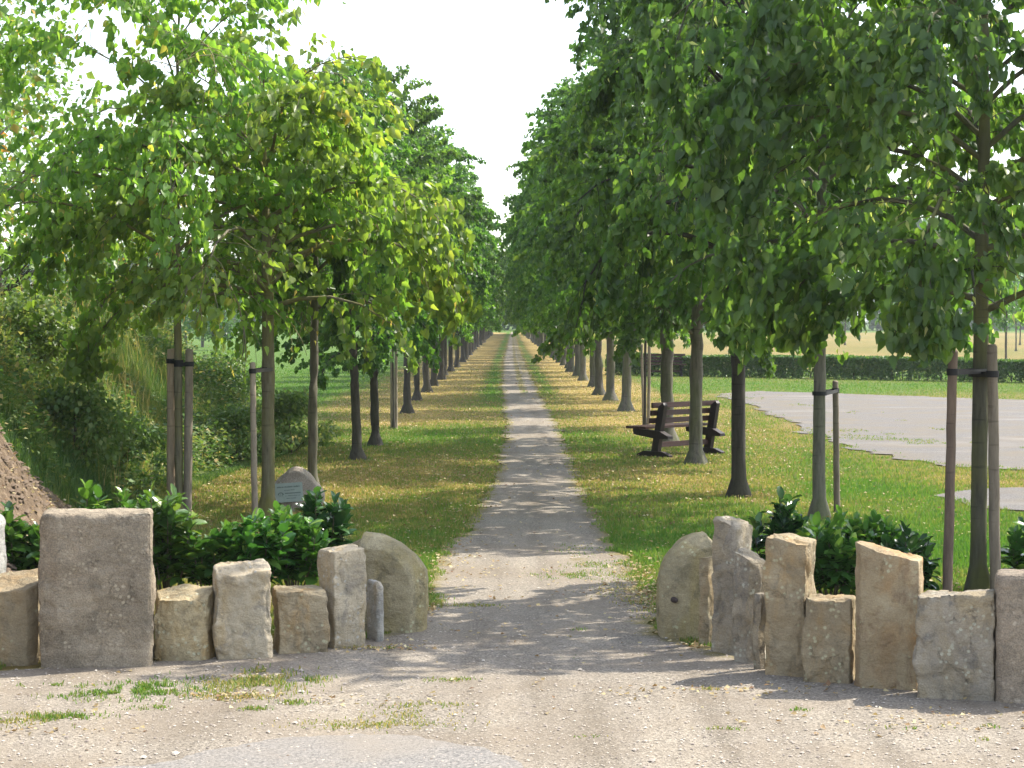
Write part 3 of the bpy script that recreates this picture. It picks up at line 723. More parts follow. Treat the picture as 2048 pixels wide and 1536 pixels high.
    ax = down * rg.uniform(0.55, 1.15, (nleaf, 1)) + out * rg.uniform(-0.1, 0.6, (nleaf, 1)) + Dd * 0.40 + rg.normal(0, 0.42, (nleaf, 3))
    th = rg.uniform(0, 2 * math.pi, nleaf)
    nr = np.c_[np.cos(th), np.sin(th), rg.uniform(-0.1, 0.9, nleaf)] + out * 0.55
    sz = leaf * (0.42 + 0.78 * rg.beta(2.2, 1.6, nleaf))
    clump = n3(P * 0.9, seed)
    tint = np.clip(0.42 + 0.22 * clump + rg.normal(0, 0.17, nleaf), 0, 0.90 if not young else 0.94)
    P[:, 2] -= 0.0
    tv, tf = (HEART_V, HEART_F) if heart else (KITE_V, KITE_F)
    V, F, tt = leaves_np(P, ax, nr, sz, tv, tf, tint)
    if bract > 0:
        nb = int(nleaf * bract); pk = rg.choice(len(S), nb)
        axb = down + rg.normal(0, 0.3, (nb, 3)); th = rg.uniform(0, 6.28, nb)
        Vb, Fb, tb = leaves_np(S[pk] + rg.normal(0, 0.03, (nb, 3)), axb, np.c_[np.cos(th), np.sin(th), np.zeros(nb)], leaf * rg.uniform(0.6, 0.95, nb), KITE_V, KITE_F, np.clip(rg.normal(0.985, 0.02, nb), 0, 1), np.full(nb, 0.38))
        F = F + [f + len(V) for f in Fb]; V = np.concatenate([V, Vb]); tt = np.concatenate([tt, tb])
    crown = mesh_np('crown', V, F, False, fattr={'tint': tt})
    return wd.mesh('trunk'), crown

def tree_thing(name, loc, trunk, crown, bark, leafm, label, group=None, rz=0.0, s=1.0, cat='tree', lean=0.0):
    o = empty(name, loc, rz)
    rv = random.Random(int(loc[1] * 37 + loc[0] * 11)); fx = rv.uniform(0.90, 1.12)
    o.scale = (s * fx, s * fx, s)
    if lean: o.rotation_euler = (rv.uniform(-lean, lean), rv.uniform(-lean, lean), rz)
    link('trunk', trunk, bark if not trunk.materials else None, o); link('crown', crown, leafm if not crown.materials else None, o)
    tag(o, label, cat, group)
    return o

# ---- near lindens (each its own mesh)
def prof_wide(R, low=0.72, top=0.15):
    def f(t):
        if t < 0.25: return R * (low + (1 - low) * t / 0.25)
        return R * (1 - (1 - top) * ((t - 0.25) / 0.75) ** 1.4)
    return f
GL, GR = 'lindens in the left row of the avenue', 'lindens in the right row of the avenue'
L1 = ground(359, 1036); L2 = ground(536, 1032); L3 = ground(626, 985)
R1 = ground(1957, 1186); R2 = ground(1638, 1036); R3 = ground(1477, 992); R4 = ground(1392, 925)
t, c = grow_linden(101, 6.6, 0.048, 2.35, prof_wide(2.35, 0.85, 0.42), 34, 10800, 0.097, None, None, True, floor=1.9, airy=1.15, droop=1.15, bract=0.03, young=True, sway=0.03, wobble=0.006)
tree_thing('linden_tree', L1, t, c, M['bark_moss'], M['leaf_young'], 'thin young linden tied between two stakes behind the largest slab, yellow-green open crown', GL)
t, c = grow_linden(102, 4.9, 0.070, 2.30, prof_wide(2.2, 0.95, 0.25), 32, 9800, 0.097, None, None, True, floor=2.0, airy=1.5, droop=1.25, bract=0.03, young=True, sway=0.03, wobble=0.008)
tree_thing('linden_tree', L2, t, c, M['bark_moss'], M['leaf_young'], 'young yellow-green linden with mossy trunk tied to one stake, beside the boulder with plaque', GL)
t, c = grow_linden(103, 5.3, 0.064, 2.3, prof_wide(1.5, 0.85, 0.2), 30, 9500, 0.092, None, None, True, floor=2.1, airy=1.3, droop=1.1, young=False, sway=0.06, wobble=0.014)
tree_thing('linden_tree', L3, t, c, M['bark'], M['leaf_mature'], 'slim linden with knotty grey trunk just right of the boulder with plaque', GL)
t, c = grow_linden(104, 7.0, 0.070, 2.2, prof_wide(2.6, 0.95, 0.3), 44, 26000, 0.100, None, None, True, floor=2.32, airy=1.0, droop=1.2, bract=0.06, sway=0.03, wobble=0.008)
tree_thing('linden_tree', R1, t, c, M['bark_green'], M['leaf_mature'], 'nearest linden on the right, mossy trunk tied between two stakes, big dark green leaves', GR).scale = (1.0, 0.72, 1.0)
t, c = grow_linden(105, 6.4, 0.074, 2.3, prof_wide(2.2, 0.9, 0.25), 38, 18000, 0.098, None, None, True, floor=2.3, airy=1.2, droop=1.2, bract=0.04, sway=0.03, wobble=0.008)
tree_thing('linden_tree', R2, t, c, M['bark'], M['leaf_mature'], 'linden with a single stake on its right, behind the orange stone and laurels', GR).scale = (1.0, 0.8, 1.0)
t, c = grow_linden(106, 7.9, 0.100, 2.35, prof_wide(2.45, 0.85, 0.2), 44, 23000, 0.100, None, None, True, floor=2.2, droop=1.1, bract=0.03, sway=0.05, wobble=0.010)
tree_thing('linden_tree', R3, t, c, M['bark_dark'], M['leaf_mature'], 'thick-trunked linden without stakes, right of the bench', GR)

# ---- shared crowns for the rest of the avenue
protoL = [grow_linden(200 + i, 8.0, 0.095, 2.1, prof_wide(1.55, 0.85, 0.2), 42, 20000, 0.110, None, None, False, droop=0.9, sway=0.14, wobble=0.032, floor=1.8) for i in range(3)]
protoR = [grow_linden(300 + i, 9.8, 0.115, 2.1, prof_wide(2.3, 0.8, 0.20), 50, 31000, 0.112, None, None, False, droop=0.9, sway=0.14, wobble=0.032, floor=1.8) for i in range(3)]
thin = grow_linden(330, 6.2, 0.032, 2.1, prof_wide(1.5, 0.85, 0.2), 30, 9500, 0.112, None, None, False, droop=0.9, sway=0.02, wobble=0.006, floor=1.8)
rr = random.Random(5)
left_px = [(715, 918, 0.76, 'slim linden with smooth round trunk, second beyond the boulder in the left row'),
           (751, 890, 0.82, 'linden with a knobbly foot directly left of the two bare stakes, left row'),
           (787, 857, 0.86, 'linden hidden behind the two tied stakes in the left row'),
           (815, 826, 1.0, 'leaning linden with flared foot first beyond the two bare stakes in the left row'),
           (834, 800, 0.97, 'straight linden second beyond the two bare stakes in the left row'),
           (854, 784, 1.05, 'stout linden third beyond the two bare stakes in the left row'),
           (867, 771, 1.0, 'linden fourth beyond the two bare stakes in the left row')]
right_px = [(1392, 926, 0.90, 'slender linden standing right in front of the bench'),
            (1335, 884, 1.02, 'thick dark linden standing behind the bench'),
            (1290, 852, 0.85, 'linden hidden behind the two bare stakes left of the bench, right row'),
            (1252, 821, 1.05, 'pale stout linden first beyond the bare stakes in the right row'),
            (1221, 800, 1.0, 'dark linden with flared foot second beyond the bare stakes in the right row'),
            (1198, 789, 0.95, 'linden third beyond the bare stakes in the right row'),
            (1187, 773, 1.0, 'linden fourth beyond the bare stakes in the right row')]
for side, lst, protos, grp in ((-1, left_px, protoL, GL), (1, right_px, protoR, GR)):
    pos = [(ground(x, y), s, lab) for x, y, s, lab in lst]
    yb = pos[-1][0].y
    k = 0
    for g, s, lab in pos:
        t, c = thin if 'hidden behind the two' in lab else protos[k % 3]
        if t is thin[0]: s = 1.0
        mt = tree_thing('linden_tree', g, t, c, M['bark'] if side > 0 else M['bark_dark'], M['leaf_mature'], lab, grp, rr.uniform(0, 6.28), s, lean=0.03)
        k += 1
    y = yb + 6.4
    while y < 318:
        t, c = protos[k % 3]; k += 1
        x = (-2.42 if side < 0 else 2.72) + rr.uniform(-0.12, 0.12)
        lab = ('mature linden far down the left row of the avenue, beyond the yellow leaf-strewn stretch' if side < 0 else 'mature linden far down the right row of the avenue, beyond the bench and stakes')
        tree_thing('linden_tree', (x, y + rr.uniform(-0.6, 0.6), 0), t, c, M['bark_dark'], M['leaf_mature'], lab, 'far lindens of the left row' if side < 0 else 'far lindens of the right row', rr.uniform(0, 6.28), rr.uniform(0.86, 1.14) * (1 + 0.35 * float(smooth01((y - 110) / 150))), lean=0.03)
        y += 6.4

# tree beyond the right picture edge whose crown shades the right stones
t, c = protoR[1]
# ------------------------------------------------------------------ stakes with ties
def stake(px, ytop, ybase, label, tie_y, tree, r=0.042, mat='stake', pxtop=None, tie=True, tr=0.06):
    g = ground(px, ybase); top = atdepth(pxtop or px, ytop, g.y)
    o = empty('tree_stake', g)
    wd = Wood(); rs = random.Random(int(px))
    H = top.z; lx = top.x - g.x
    pts = []; rad = []
    for i in range(15):
        t_ = i / 14; z = -0.1 + (H + 0.1) * t_
        pts.append((lx * t_ + rs.uniform(-.003, .003), rs.uniform(-.003, .003), z)); rad.append(r * (1.05 - 0.1 * t_))
    pts.append((lx, 0, H + 0.012)); rad.append(r * 0.80)
    wd.tube(pts, rad, 14, 0.012, rs, cap=True)
    link('post', wd.mesh('post'), M[mat], o)
    if tie:
        tz = atdepth(px, tie_y, g.y).z
        tw = Wood()
        for dz in (-0.022, 0.022):
            pass
        bm = bmesh.new()
        # band round the post and a strap to the trunk
        def band(cx, cy, rad_, z0, z1, seg=20):
            vs = []
            for z in (z0, z1):
                vs.append([bm.verts.new((cx + rad_ * math.cos(2 * math.pi * j / seg), cy + rad_ * math.sin(2 * math.pi * j / seg), z)) for j in range(seg)])
            vi = [[bm.verts.new((cx + (rad_ - 0.006) * math.cos(2 * math.pi * j / seg), cy + (rad_ - 0.006) * math.sin(2 * math.pi * j / seg), z)) for j in range(seg)] for z in (z0, z1)]
            for j in range(seg):
                k = (j + 1) % seg
                bm.faces.new((vs[0][j], vs[0][k], vs[1][k], vs[1][j]))
                bm.faces.new((vs[1][j], vs[1][k], vi[1][k], vi[1][j]))
                bm.faces.new((vs[0][k], vs[0][j], vi[0][j], vi[0][k]))
        cx = lx * tz / H
        band(cx, 0, r + 0.008, tz - 0.026, tz + 0.026)
        v = Vector((tree.x - g.x - cx, tree.y - g.y, 0)); L = v.length; u = v.normalized(); s_ = Vector((-u.y, u.x, 0))
        band(cx + v.x, v.y, tr + 0.008, tz - 0.030, tz + 0.014)
        for sg in (-1, 1):
            a = Vector((cx, 0, 0)) + u * r * 0.3 + s_ * sg * r * 0.9; b = Vector((cx, 0, 0)) + u * (L - tr * 0.3) + s_ * sg * tr * 0.9
            w_ = s_ * sg * 0.005
            c8 = [bm.verts.new(Vector((p.x, p.y, z_)) + e) for p, zz in ((a, 0), (b, -0.008)) for e in (Vector((0, 0, 0)), w_) for z_ in (tz - 0.02 + zz, tz + 0.02 + zz)]
            for f in ((0, 1, 5, 4), (2, 3, 7, 6), (1, 3, 7, 5), (0, 2, 6, 4)):
                bm.faces.new([c8[i] for i in f])
        link('tie', bm_mesh('tie', bm, False), M['rubber'], o)
    tag(o, label, 'stake', 'wooden tree stakes')
    return o
stake(343, 700, 1034, 'thick pale round stake left of the thin young linden behind the largest slab', 722, L1, 0.052, tr=0.045)
stake(374, 700, 1036, 'stake right of the thin young linden behind the largest slab, lit along its right edge', 728, L1, 0.046, pxtop=379, mat='stake_grey', tr=0.045)
stake(510, 727, 1052, 'single stake left of the mossy young linden near the boulder', 742, L2, 0.033, pxtop=505, mat='stake_grey', tr=0.068)
stake(1674, 764, 1024, 'single stake right of the linden behind the orange stone and laurels', 781, R2, 0.036, mat='stake_grey', pxtop=1671, tr=0.075)
stake(1894, 704, 1206, 'brown stake left of the nearest linden on the right', 744, R1, 0.038, mat='stake_brown', pxtop=1906, tr=0.085)
stake(1992, 693, 1196, 'pale stake right of the nearest linden on the right', 748, R1, 0.043, mat='stake_grey', pxtop=1984, tr=0.085)
Lx = ground(790, 857)
stake(784, 690, 857, 'left one of the two bare stakes in the left row', 699, Lx, 0.030, mat='stake_grey', pxtop=783, tie=False)
stake(792, 688, 856, 'right one of the two bare stakes in the left row', 699, Lx, 0.032, mat='stake_grey', tie=False)
stake(1288, 690, 851, 'darker left stake of the bare pair left of the bench', 699, Lx, 0.028, mat='stake_grey', pxtop=1283, tie=False)
stake(1297, 668, 855, 'taller right stake of the bare pair left of the bench', 699, Lx, 0.034, mat='stake_grey', pxtop=1299, tie=False)

# ------------------------------------------------------------------ laurel bushes
def laurel(px, ybase, w_px, ytop, seed, label, mat='laurel_leaf', nst=11, dens=1.0):
    g = ground(px, ybase); rs = random.Random(seed); rg = np.random.default_rng(seed)
    hgt = atdepth(px, ytop - 14, g.y).z; wid = w_px * 1.12 / FPX * g.y / 2
    wd = Wood(); P = []; A = []; Nn = []; S = []
    for i in range(nst):
        a = rs.uniform(0, 6.28); rr_ = wid * math.sqrt(rs.random()) * 0.95
        top = Vector((math.cos(a) * rr_, math.sin(a) * rr_ * 0.7, hgt * rs.uniform(0.62, 1.0) * (1 - 0.25 * (rr_ / wid) ** 2)))
        b = Vector((top.x * 0.35, top.y * 0.35, 0)); m1 = b.lerp(top, 0.5) + Vector((top.x * 0.15, top.y * 0.15, 0))
        pts = [b, b.lerp(m1, .6), m1, m1.lerp(top, .5), top]
        wd.tube(pts, [0.008, 0.007, 0.006, 0.005, 0.003], 5)
        nl = int(30 * dens * rs.uniform(0.8, 1.2)); ph = rs.uniform(0, 6)
        for k in range(nl):
            f = 0.18 + 0.82 * (k + 0.5) / nl; fi = f * 4; ii = min(3, int(fi)); q0 = pts[ii].lerp(pts[ii + 1], fi - ii)
            az = ph + k * 2.399; el = math.radians(rs.uniform(-30, 45) + 45 * max(0, f - 0.6) / 0.4)
            P.append(q0); A.append(Vector((math.cos(az) * math.cos(el), math.sin(az) * math.cos(el), math.sin(el))))
            Nn.append(Vector((-math.cos(az) * math.sin(el), -math.sin(az) * math.sin(el), math.cos(el))) + Vector((rs.uniform(-.55, .55), rs.uniform(-.55, .55), 0)))
            S.append(rs.uniform(0.11, 0.175) * (1.0 if f < 0.9 else 0.75))
    P, A, Nn = (np.array([tuple(v) for v in q_]) for q_ in (P, A, Nn)); S = np.array(S)
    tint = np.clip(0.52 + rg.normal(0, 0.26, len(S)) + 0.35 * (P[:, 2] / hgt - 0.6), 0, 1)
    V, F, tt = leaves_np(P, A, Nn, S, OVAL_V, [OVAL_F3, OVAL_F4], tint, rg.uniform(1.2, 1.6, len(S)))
    o = empty('laurel_bush', g, 0)
    link('stems', wd.mesh('stems'), M['twig'], o)
    link('foliage', mesh_np('foliage', V, F, True, fattr={'tint': tt}), M[mat], o)
    return tag(o, label, 'bush', 'cherry laurel bushes behind the stones')
laurel(60, 1190, 110, 1003, 41, 'laurel bush at the far left between the edge stone and the largest slab', nst=12)
laurel(175, 1180, 150, 985, 42, 'laurel bush right behind the largest slab, only its top showing', nst=12)
laurel(262, 1175, 110, 995, 43, 'laurel bush behind the right corner of the largest slab', nst=10)
laurel(335, 1190, 125, 978, 44, 'light green laurel bush just right of the largest slab, in front of two stakes', nst=16)
laurel(420, 1190, 90, 1045, 45, 'small laurel bush above the low yellowish block', nst=9)
laurel(505, 1185, 130, 1035, 46, 'bright laurel bush behind the pale rough stone', nst=16)
laurel(590, 1180, 130, 1012, 47, 'laurel bush behind the low tan block left of the tall narrow stone', nst=15)
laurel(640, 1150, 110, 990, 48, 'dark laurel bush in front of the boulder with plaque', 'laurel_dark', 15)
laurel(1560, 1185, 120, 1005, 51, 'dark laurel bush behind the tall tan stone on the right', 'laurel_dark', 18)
laurel(1665, 1195, 130, 1022, 52, 'bright laurel bush above the low flat-topped tan block', nst=18)
laurel(1740, 1190, 110, 1045, 53, 'laurel bush behind the orange sandstone', nst=14)
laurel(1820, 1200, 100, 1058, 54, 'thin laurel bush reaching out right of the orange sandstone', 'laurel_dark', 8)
laurel(2052, 1190, 70, 1055, 55, 'laurel bush cut by the right picture edge above the pink stone', nst=9)

# ------------------------------------------------------------------ boulder with plaque
bo = ground(592, 1024)
bo.y += 0.25
bm = bmesh.new(); bmesh.ops.create_icosphere(bm, subdivisions=5, radius=1.0)
sB = bo.y / FPX
HB = atdepth(585, 930, bo.y).z
for v in bm.verts:
    p = v.co.copy(); s_ = Vector((1, 1, 1))
    zz = (p.z + 1) / 2
    p = Vector((p.x * 0.275, p.y * 0.17, zz * (HB + 0.1) - 0.1))
    e = abs(v.co.z) ** 3
    k = 1.14 - 0.42 * smooth01((zz - 0.45) / 0.55)
    p.x = p.x * k - 0.055 * zz + 0.03
    if p.y < -0.10: p.y = -0.10 - (abs(p.y) - 0.10) * 0.25
    v.co = p
bm_noise(bm, (4, 0.022, 3), (14, 0.007, 6))
bould = link('memorial_boulder', bm_mesh('boulder', bm, True), M['st_granite_light'])
bould.location = bo
tag(bould, 'pinkish granite boulder bearing a small metal plaque, beside the mossy young linden', 'boulder')
pc = atdepth(578, 985, bo.y - 0.14)
def boxmesh(name, sx, sy, sz, bevel=0.0, bm=None, mat=None):
    own = bm is None
    bm = bm or bmesh.new()
    r_ = bmesh.ops.create_cube(bm, size=1.0, matrix=(mat or Matrix.Identity(4)) @ Matrix.Diagonal((sx, sy, sz, 1)))
    if bevel: bmesh.ops.bevel(bm, geom=list({e for v in r_['verts'] for e in v.link_edges}), offset=bevel, segments=2, affect='EDGES')
    return bm_mesh(name, bm) if own else bm
pw = 55 / FPX * bo.y; phh = 38 / FPX * bo.y
pl = link('plaque', boxmesh('plaque', pw, 0.012, phh, 0.002), M['plaque'], bould)
pl.location = pc - bo; pl.rotation_euler = (math.radians(-6), math.radians(-4), 0)
# print too small to read in the photograph: rows of dark strokes and a small tree emblem
bm = bmesh.new(); rs = random.Random(3)
def stroke(x0, x1, z, h):
    x = x0
    while x < x1:
        w_ = rs.uniform(0.004, 0.009)
        hh = h * rs.uniform(0.75, 1.0)
        boxmesh('', w_, 0.002, hh, 0, bm, Matrix.Translation((x + w_ / 2, -0.0072, z - (h - hh) / 2)))
        x += w_ + (0.0022 if rs.random() < 0.85 else 0.007)
stroke(-pw * .42, pw * .40, phh * .30, 0.017); stroke(-pw * .16, pw * .20, phh * .13, 0.010)
stroke(-pw * .14, pw * .42, -phh * .03, 0.015); stroke(-pw * .14, pw * .40, -phh * .17, 0.008); stroke(-pw * .10, pw * .25, -phh * .30, 0.009)
for dx, hh in ((-.36, .028), (-.30, .036), (-.24, .028)):
    boxmesh('', 0.004, 0.002, hh, 0, bm, Matrix.Translation((pw * dx, -0.0072, -phh * .12)))
for k in range(9):
    a = math.pi * k / 8
    boxmesh('', 0.011, 0.002, 0.009, 0, bm, Matrix.Translation((-pw * .30 + math.cos(a) * 0.028, -0.0072, -phh * .09 + math.sin(a) * 0.022)))
link('print', bm_mesh('print', bm), M['ink'], pl)

# ------------------------------------------------------------------ bench
def obox(bm, p, q, w, t, up=Vector((0, 0, 1)), bev=0.006):
    """bar from p to q, w across (perp. to up), t along up"""
    p, q = Vector(p), Vector(q); d = (q - p); L = d.length; d.normalize()
    s_ = d.cross(up).normalized(); u = s_.cross(d)
    m_ = Matrix((d, s_, u)).transposed().to_4x4(); m_.translation = (p + q) / 2
    boxmesh('', L, w, t, bev, bm, m_)
def prism(bm, pts, x0, x1):
    a = [bm.verts.new((x0, y, z)) for y, z in pts]; b = [bm.verts.new((x1, y, z)) for y, z in pts]
    bm.faces.new(a); bm.faces.new(b[::-1])
    for i in range(len(pts)):
        j = (i + 1) % len(pts); bm.faces.new((a[i], b[i], b[j], a[j]))
def make_bench(loc, rz, label, group):
    """front towards -y, length along x; frames 1.28 m apart"""
    o = empty('park_bench', loc, rz)
    for sx in (-0.64, 0.64):
        bm = bmesh.new(); t = 0.045
        prism(bm, [(-0.36, 0.0), (0.34, 0.0), (0.34, 0.03), (0.18, 0.085), (-0.22, 0.085), (-0.36, 0.03)], sx - t, sx + t)
        fo = link('foot', bm_mesh('foot', bm), M['bench_frame'], o)
        bm = bmesh.new(); prism(bm, [(-0.05, 0.086), (0.09, 0.086), (0.235, 0.83), (0.205, 0.87), (0.10, 0.80), (0.085, 0.72)], sx - 0.04, sx + 0.04)
        link('post', bm_mesh('post', bm), M['bench_frame'], o)
        bm = bmesh.new(); prism(bm, [(-0.42, 0.345), (-0.44, 0.44), (0.14, 0.415), (0.33, 0.335), (0.33, 0.29), (0.0, 0.295)], sx - 0.06, sx + 0.06)
        link('seat_support', bm_mesh('seat_support', bm), M['bench_frame'], o)
    for k in range(3):
        z = 0.83 - 0.125 * k; y = 0.075 - 0.025 * k
        bm = bmesh.new(); obox(bm, (-0.80, y + 0.0, z), (0.80, y, z), 0.04, 0.085)
        link('back_slat', bm_mesh('back_slat', bm), M['bench_wood'], o)
    for k in range(3):
        y = -0.44 + 0.155 * k
        bm = bmesh.new(); obox(bm, (-0.80, y, 0.468), (0.80, y, 0.462), 0.13, 0.04)
        link('seat_slat', bm_mesh('seat_slat', bm), M['bench_wood'], o)
    bm = bmesh.new(); obox(bm, (-0.60, 0.03, 0.19), (0.60, 0.03, 0.19), 0.05, 0.085)
    link('stretcher', bm_mesh('stretcher', bm), M['bench_wood'], o)
    return tag(o, label, 'bench', group)
ba = ground(1308, 913); bb = ground(1417, 905.5)
bdir = (bb - ba).normalized(); brot = math.atan2(bdir.y, bdir.x)
# seen from behind: the front looks to the left and away from the camera, i.e. local -y must point to (-,+)
make_bench((ba + bb) / 2, brot + math.pi, 'dark brown wooden slatted bench seen from behind, between the trees right of the path', 'wooden benches')
hb = ground(1330, 752)
make_bench((hb.x, hb.y, 0), 0.0, 'far brown bench in front of the hedge, mostly hidden by a tree trunk', 'wooden benches')

# ------------------------------------------------------------------ hedge
def hedge():
    a = ground(1222, 748.5); b = ground(2250, 768.5)
    rg = np.random.default_rng(9); L = (b - a).length; u = np.array([(b - a).x, (b - a).y, 0]) / L; s_ = np.array([-u[1], u[0], 0])
    H = 0.84; D = 0.8; N = 60000
    f = rg.random(N) * L; w = rg.uniform(-0.5, 0.5, N) * D; z = rg.random(N) ** 0.8 * H
    hv = H * (0.93 + 0.12 * (fnoise(f * 0.6, f * 0) - 0.5) * 2)
    z = np.minimum(z, hv)
    shell = rg.random(N) < 0.65
    w = np.where(shell, np.sign(w) * D * 0.5 * rg.uniform(0.85, 1.05, N), w); top = rg.random(N) < 0.3
    z = np.where(top, hv * rg.uniform(0.93, 1.02, N), z); w = np.where(top, rg.uniform(-0.5, 0.5, N) * D, w)
    keep = ~((z < 0.35) & (fnoise(f * 1.7 + 5, f * 0 + 2) > 0.60) & (rg.random(N) < 0.8) ) & ~((z < 0.6) & (fnoise(f * 1.1, f * 0 + 20) > 0.78))
    f, w, z = f[keep], w[keep], z[keep]; N = len(f)
    P = np.array([a.x, a.y, 0]) + u * f[:, None] + s_ * w[:, None] + np.c_[np.zeros(N), np.zeros(N), z]
    V, F, tt = leaves_np(P, rg.normal(0, 1, (N, 3)), rg.normal(0, 1, (N, 3)) + np.array([0, -0.3, 0.5]), rg.uniform(0.06, 0.11, N), KITE_V, KITE_F, np.clip(rg.normal(0.45, 0.22, N), 0, 1))
    o = empty('clipped_hedge', a)
    V = V - np.array([a.x, a.y, 0])
    link('foliage', mesh_np('foliage', V, F, False, fattr={'tint': tt}), M['hedge_leaf'], o)
    wd = Wood(); rs = random.Random(4)
    x = 0.3
    while x < L:
        p = Vector(u) * x
        for k in range(3):
            q0 = p + Vector(s_) * rs.uniform(-.25, .25) + Vector(u) * rs.uniform(-.25, .25); q0.z = 0.62
            wd.tube([p, p.lerp(q0, .5) + Vector((0, 0, .05)), q0], [0.016, 0.011, 0.007], 5)
        x += rs.uniform(0.3, 0.55)
    link('stems', wd.mesh('stems'), M['bark_dark'], o)
    tag(o, 'low clipped dark green hedge behind the gravel yard, with gaps near the ground', 'hedge')
hedge()

# ------------------------------------------------------------------ distant trees, saplings, bank shrubs
def bush_tree(seed, H, R, zc, n, leaf, nb=26):
    rs = random.Random(seed); rg = np.random.default_rng(seed); wd = Wood()
    wd.tube([(0, 0, -0.2), (0.05, 0, zc), (0.0, 0.05, H * 0.6), (0, 0, H * 0.9)], [0.02 * H, 0.016 * H, 0.009 * H, 0.003 * H], 8)
    cs = []
    for i in range(nb):
        t = rs.random(); z = zc + (H - zc) * t; rr_ = R * math.sin(math.pi * (0.18 + 0.80 * t)) * rs.uniform(0.45, 1.0); a = rs.uniform(0, 6.28)
        c = Vector((math.cos(a) * rr_, math.sin(a) * rr_, z)); cs.append(c)
        z0 = max(zc * 0.8, z - rr_ * 0.8)
        wd.tube([(0, 0, z0), tuple(Vector((0, 0, z0)).lerp(c, .6) + Vector((0, 0, .1))), tuple(c)], [0.006 * H, 0.004 * H, 0.002 * H], 4)
    C = np.array([tuple(c) for c in cs]); k = rg.integers(0, nb, n)
    rad = R * rg.uniform(0.28, 0.5, nb)
    d = nrmz(rg.normal(0, 1, (n, 3))) * (rg.random((n, 1)) ** 0.4) * rad[k][:, None] * np.array([1.15, 1.15, 0.75])
    P = C[k] + d; P[:, 2] = np.maximum(P[:, 2], 0.3)
    V, F, tt = leaves_np(P, nrmz(d) * 0.5 + rg.normal(0, 0.6, (n, 3)) + np.array([0, 0, -0.5]), rg.normal(0, 1, (n, 3)) + np.array([0, 0, 0.6]), leaf * rg.uniform(0.6, 1.2, n), KITE_V, KITE_F, np.clip(rg.normal(0.45, 0.2, n) + 0.2 * (rg.random(nb)[k] - .5), 0, 1))
    return wd.mesh('trunk'), mesh_np('crown', V, F, False, fattr={'tint': tt})
far = [bush_tree(400 + i, 13, 5.2, 0.8, 6500, 0.55, 34) for i in range(3)]
rr = random.Random(8); k = 0
x = -150.0
while x < 190:
    t, c = far[k % 3]; k += 1
    tree_thing('distant_tree', (x, 430 + rr.uniform(-15, 40), 0), t, c, M['bark_dark'], M['leaf_far'], 'dark broad tree in the belt of woodland closing the view behind the avenue', 'trees of the far belt', rr.uniform(0, 6), rr.uniform(1.35, 1.85))
    x += rr.uniform(8, 12)
# line of trees across the left lawn and across the dry field on the right
t5 = [bush_tree(420 + i, 7.5, 2.6, 1.5, 3600, 0.26) for i in range(2)]
for i, (px, py) in enumerate(((432, 700), (405, 694), (372, 690), (330, 692), (462, 676))):
    g = ground(px, py); t, c = t5[i % 2]
    tree_thing('field_tree', g, t, c, M['bark'], M['leaf_far'], ['tree with pale trunk across the left lawn, nearest one behind the bank', 'tree second behind the bank across the left lawn', 'tree half hidden by the bank, left of the pale trunk', 'tree behind the bank crest at the left', 'far tree on the left lawn right of the pale trunk'][i], 'trees across the left lawn', i * 1.3, 0.8 + 0.1 * (i % 3))
sap = [grow_linden(500 + i, 4.6, 0.06, 1.7, prof_wide(1.1, 0.7, 0.2), 18, 1500, 0.17, None, None, False, sway=0.05, wobble=0.01) for i in range(2)]
for i, (px, py) in enumerate(((2012, 728), (2032, 702), (1986, 688), (2040, 690), (1880, 690), (1780, 694), (1690, 690), (1600, 690), (1450, 686))):
    g = ground(px, py); t, c = sap[i % 2]
    tree_thing('young_tree', g, t, c, M['bark'], M['leaf_mature'], ['young tree just beyond the hedge at the right picture edge', 'sapling second beyond the hedge at the right picture edge', 'small far sapling left of the pale stake at the right', 'far sapling at the right picture edge in the dry field'][i] if i < 4 else 'far sapling in the dry field beyond the hedge, half hidden by linden leaves', 'saplings in the dry field', i * 0.9, 1.0)
sh = [bush_tree(440 + i, 5.2, 2.6, 0.4, 6500, 0.12, 40) for i in range(2)]
for i, (x, y, lab, s) in enumerate(((-7.6, 24.0, 'tall shrub with orange autumn leaves on the bank crest at the left edge', 1.0), (-7.9, 31.0, 'shrub on the bank crest behind the thin young linden', 0.9), (-6.9, 36.5, 'shrub at the far end of the bank', 0.62), (-8.8, 20.0, 'shrub on the bank above the bare soil', 0.9))):
    t, c = sh[i % 2]
    tree_thing('bank_shrub', (x, y, float(bank_h(np.array(x), np.array(y))) - 0.1), t, c, M['bark_dark'], M['leaf_autumn'], lab, 'shrubs on the left bank', i * 1.1, s, 'shrub')

bb_ = [bush_tree(460 + i, 1.15, 0.75, 0.08, 3200, 0.075, 26) for i in range(2)]
for i, (px, py, Y, lab, s) in enumerate(((578, 842, 33.0, 'bush at the foot of the bank between the mossy linden and the knotty one', 0.95), (440, 720, 36.0, 'bush on the bank right of the two stakes of the thin linden', 1.0), (150, 930, 22.5, 'green bush low on the bank beside the bare soil', 0.95), (250, 960, 24.5, 'green bush at the foot of the bank left of the thin linden', 0.85), (470, 850, 31.0, 'bush at the foot of the bank left of the single stake', 0.8), (60, 760, 26.0, 'grey green bush high on the bank at the left edge', 1.0))):
    p = atdepth(px, py, Y); x = p.x
    t, c = bb_[i % 2]
    tree_thing('bank_bush', (x, Y, float(bank_h(np.array(x), np.array(Y))) - 0.12), t, c, M['twig'], M['bank_leaf'], lab, 'bushes on the left bank', i * 1.7, s, 'bush')

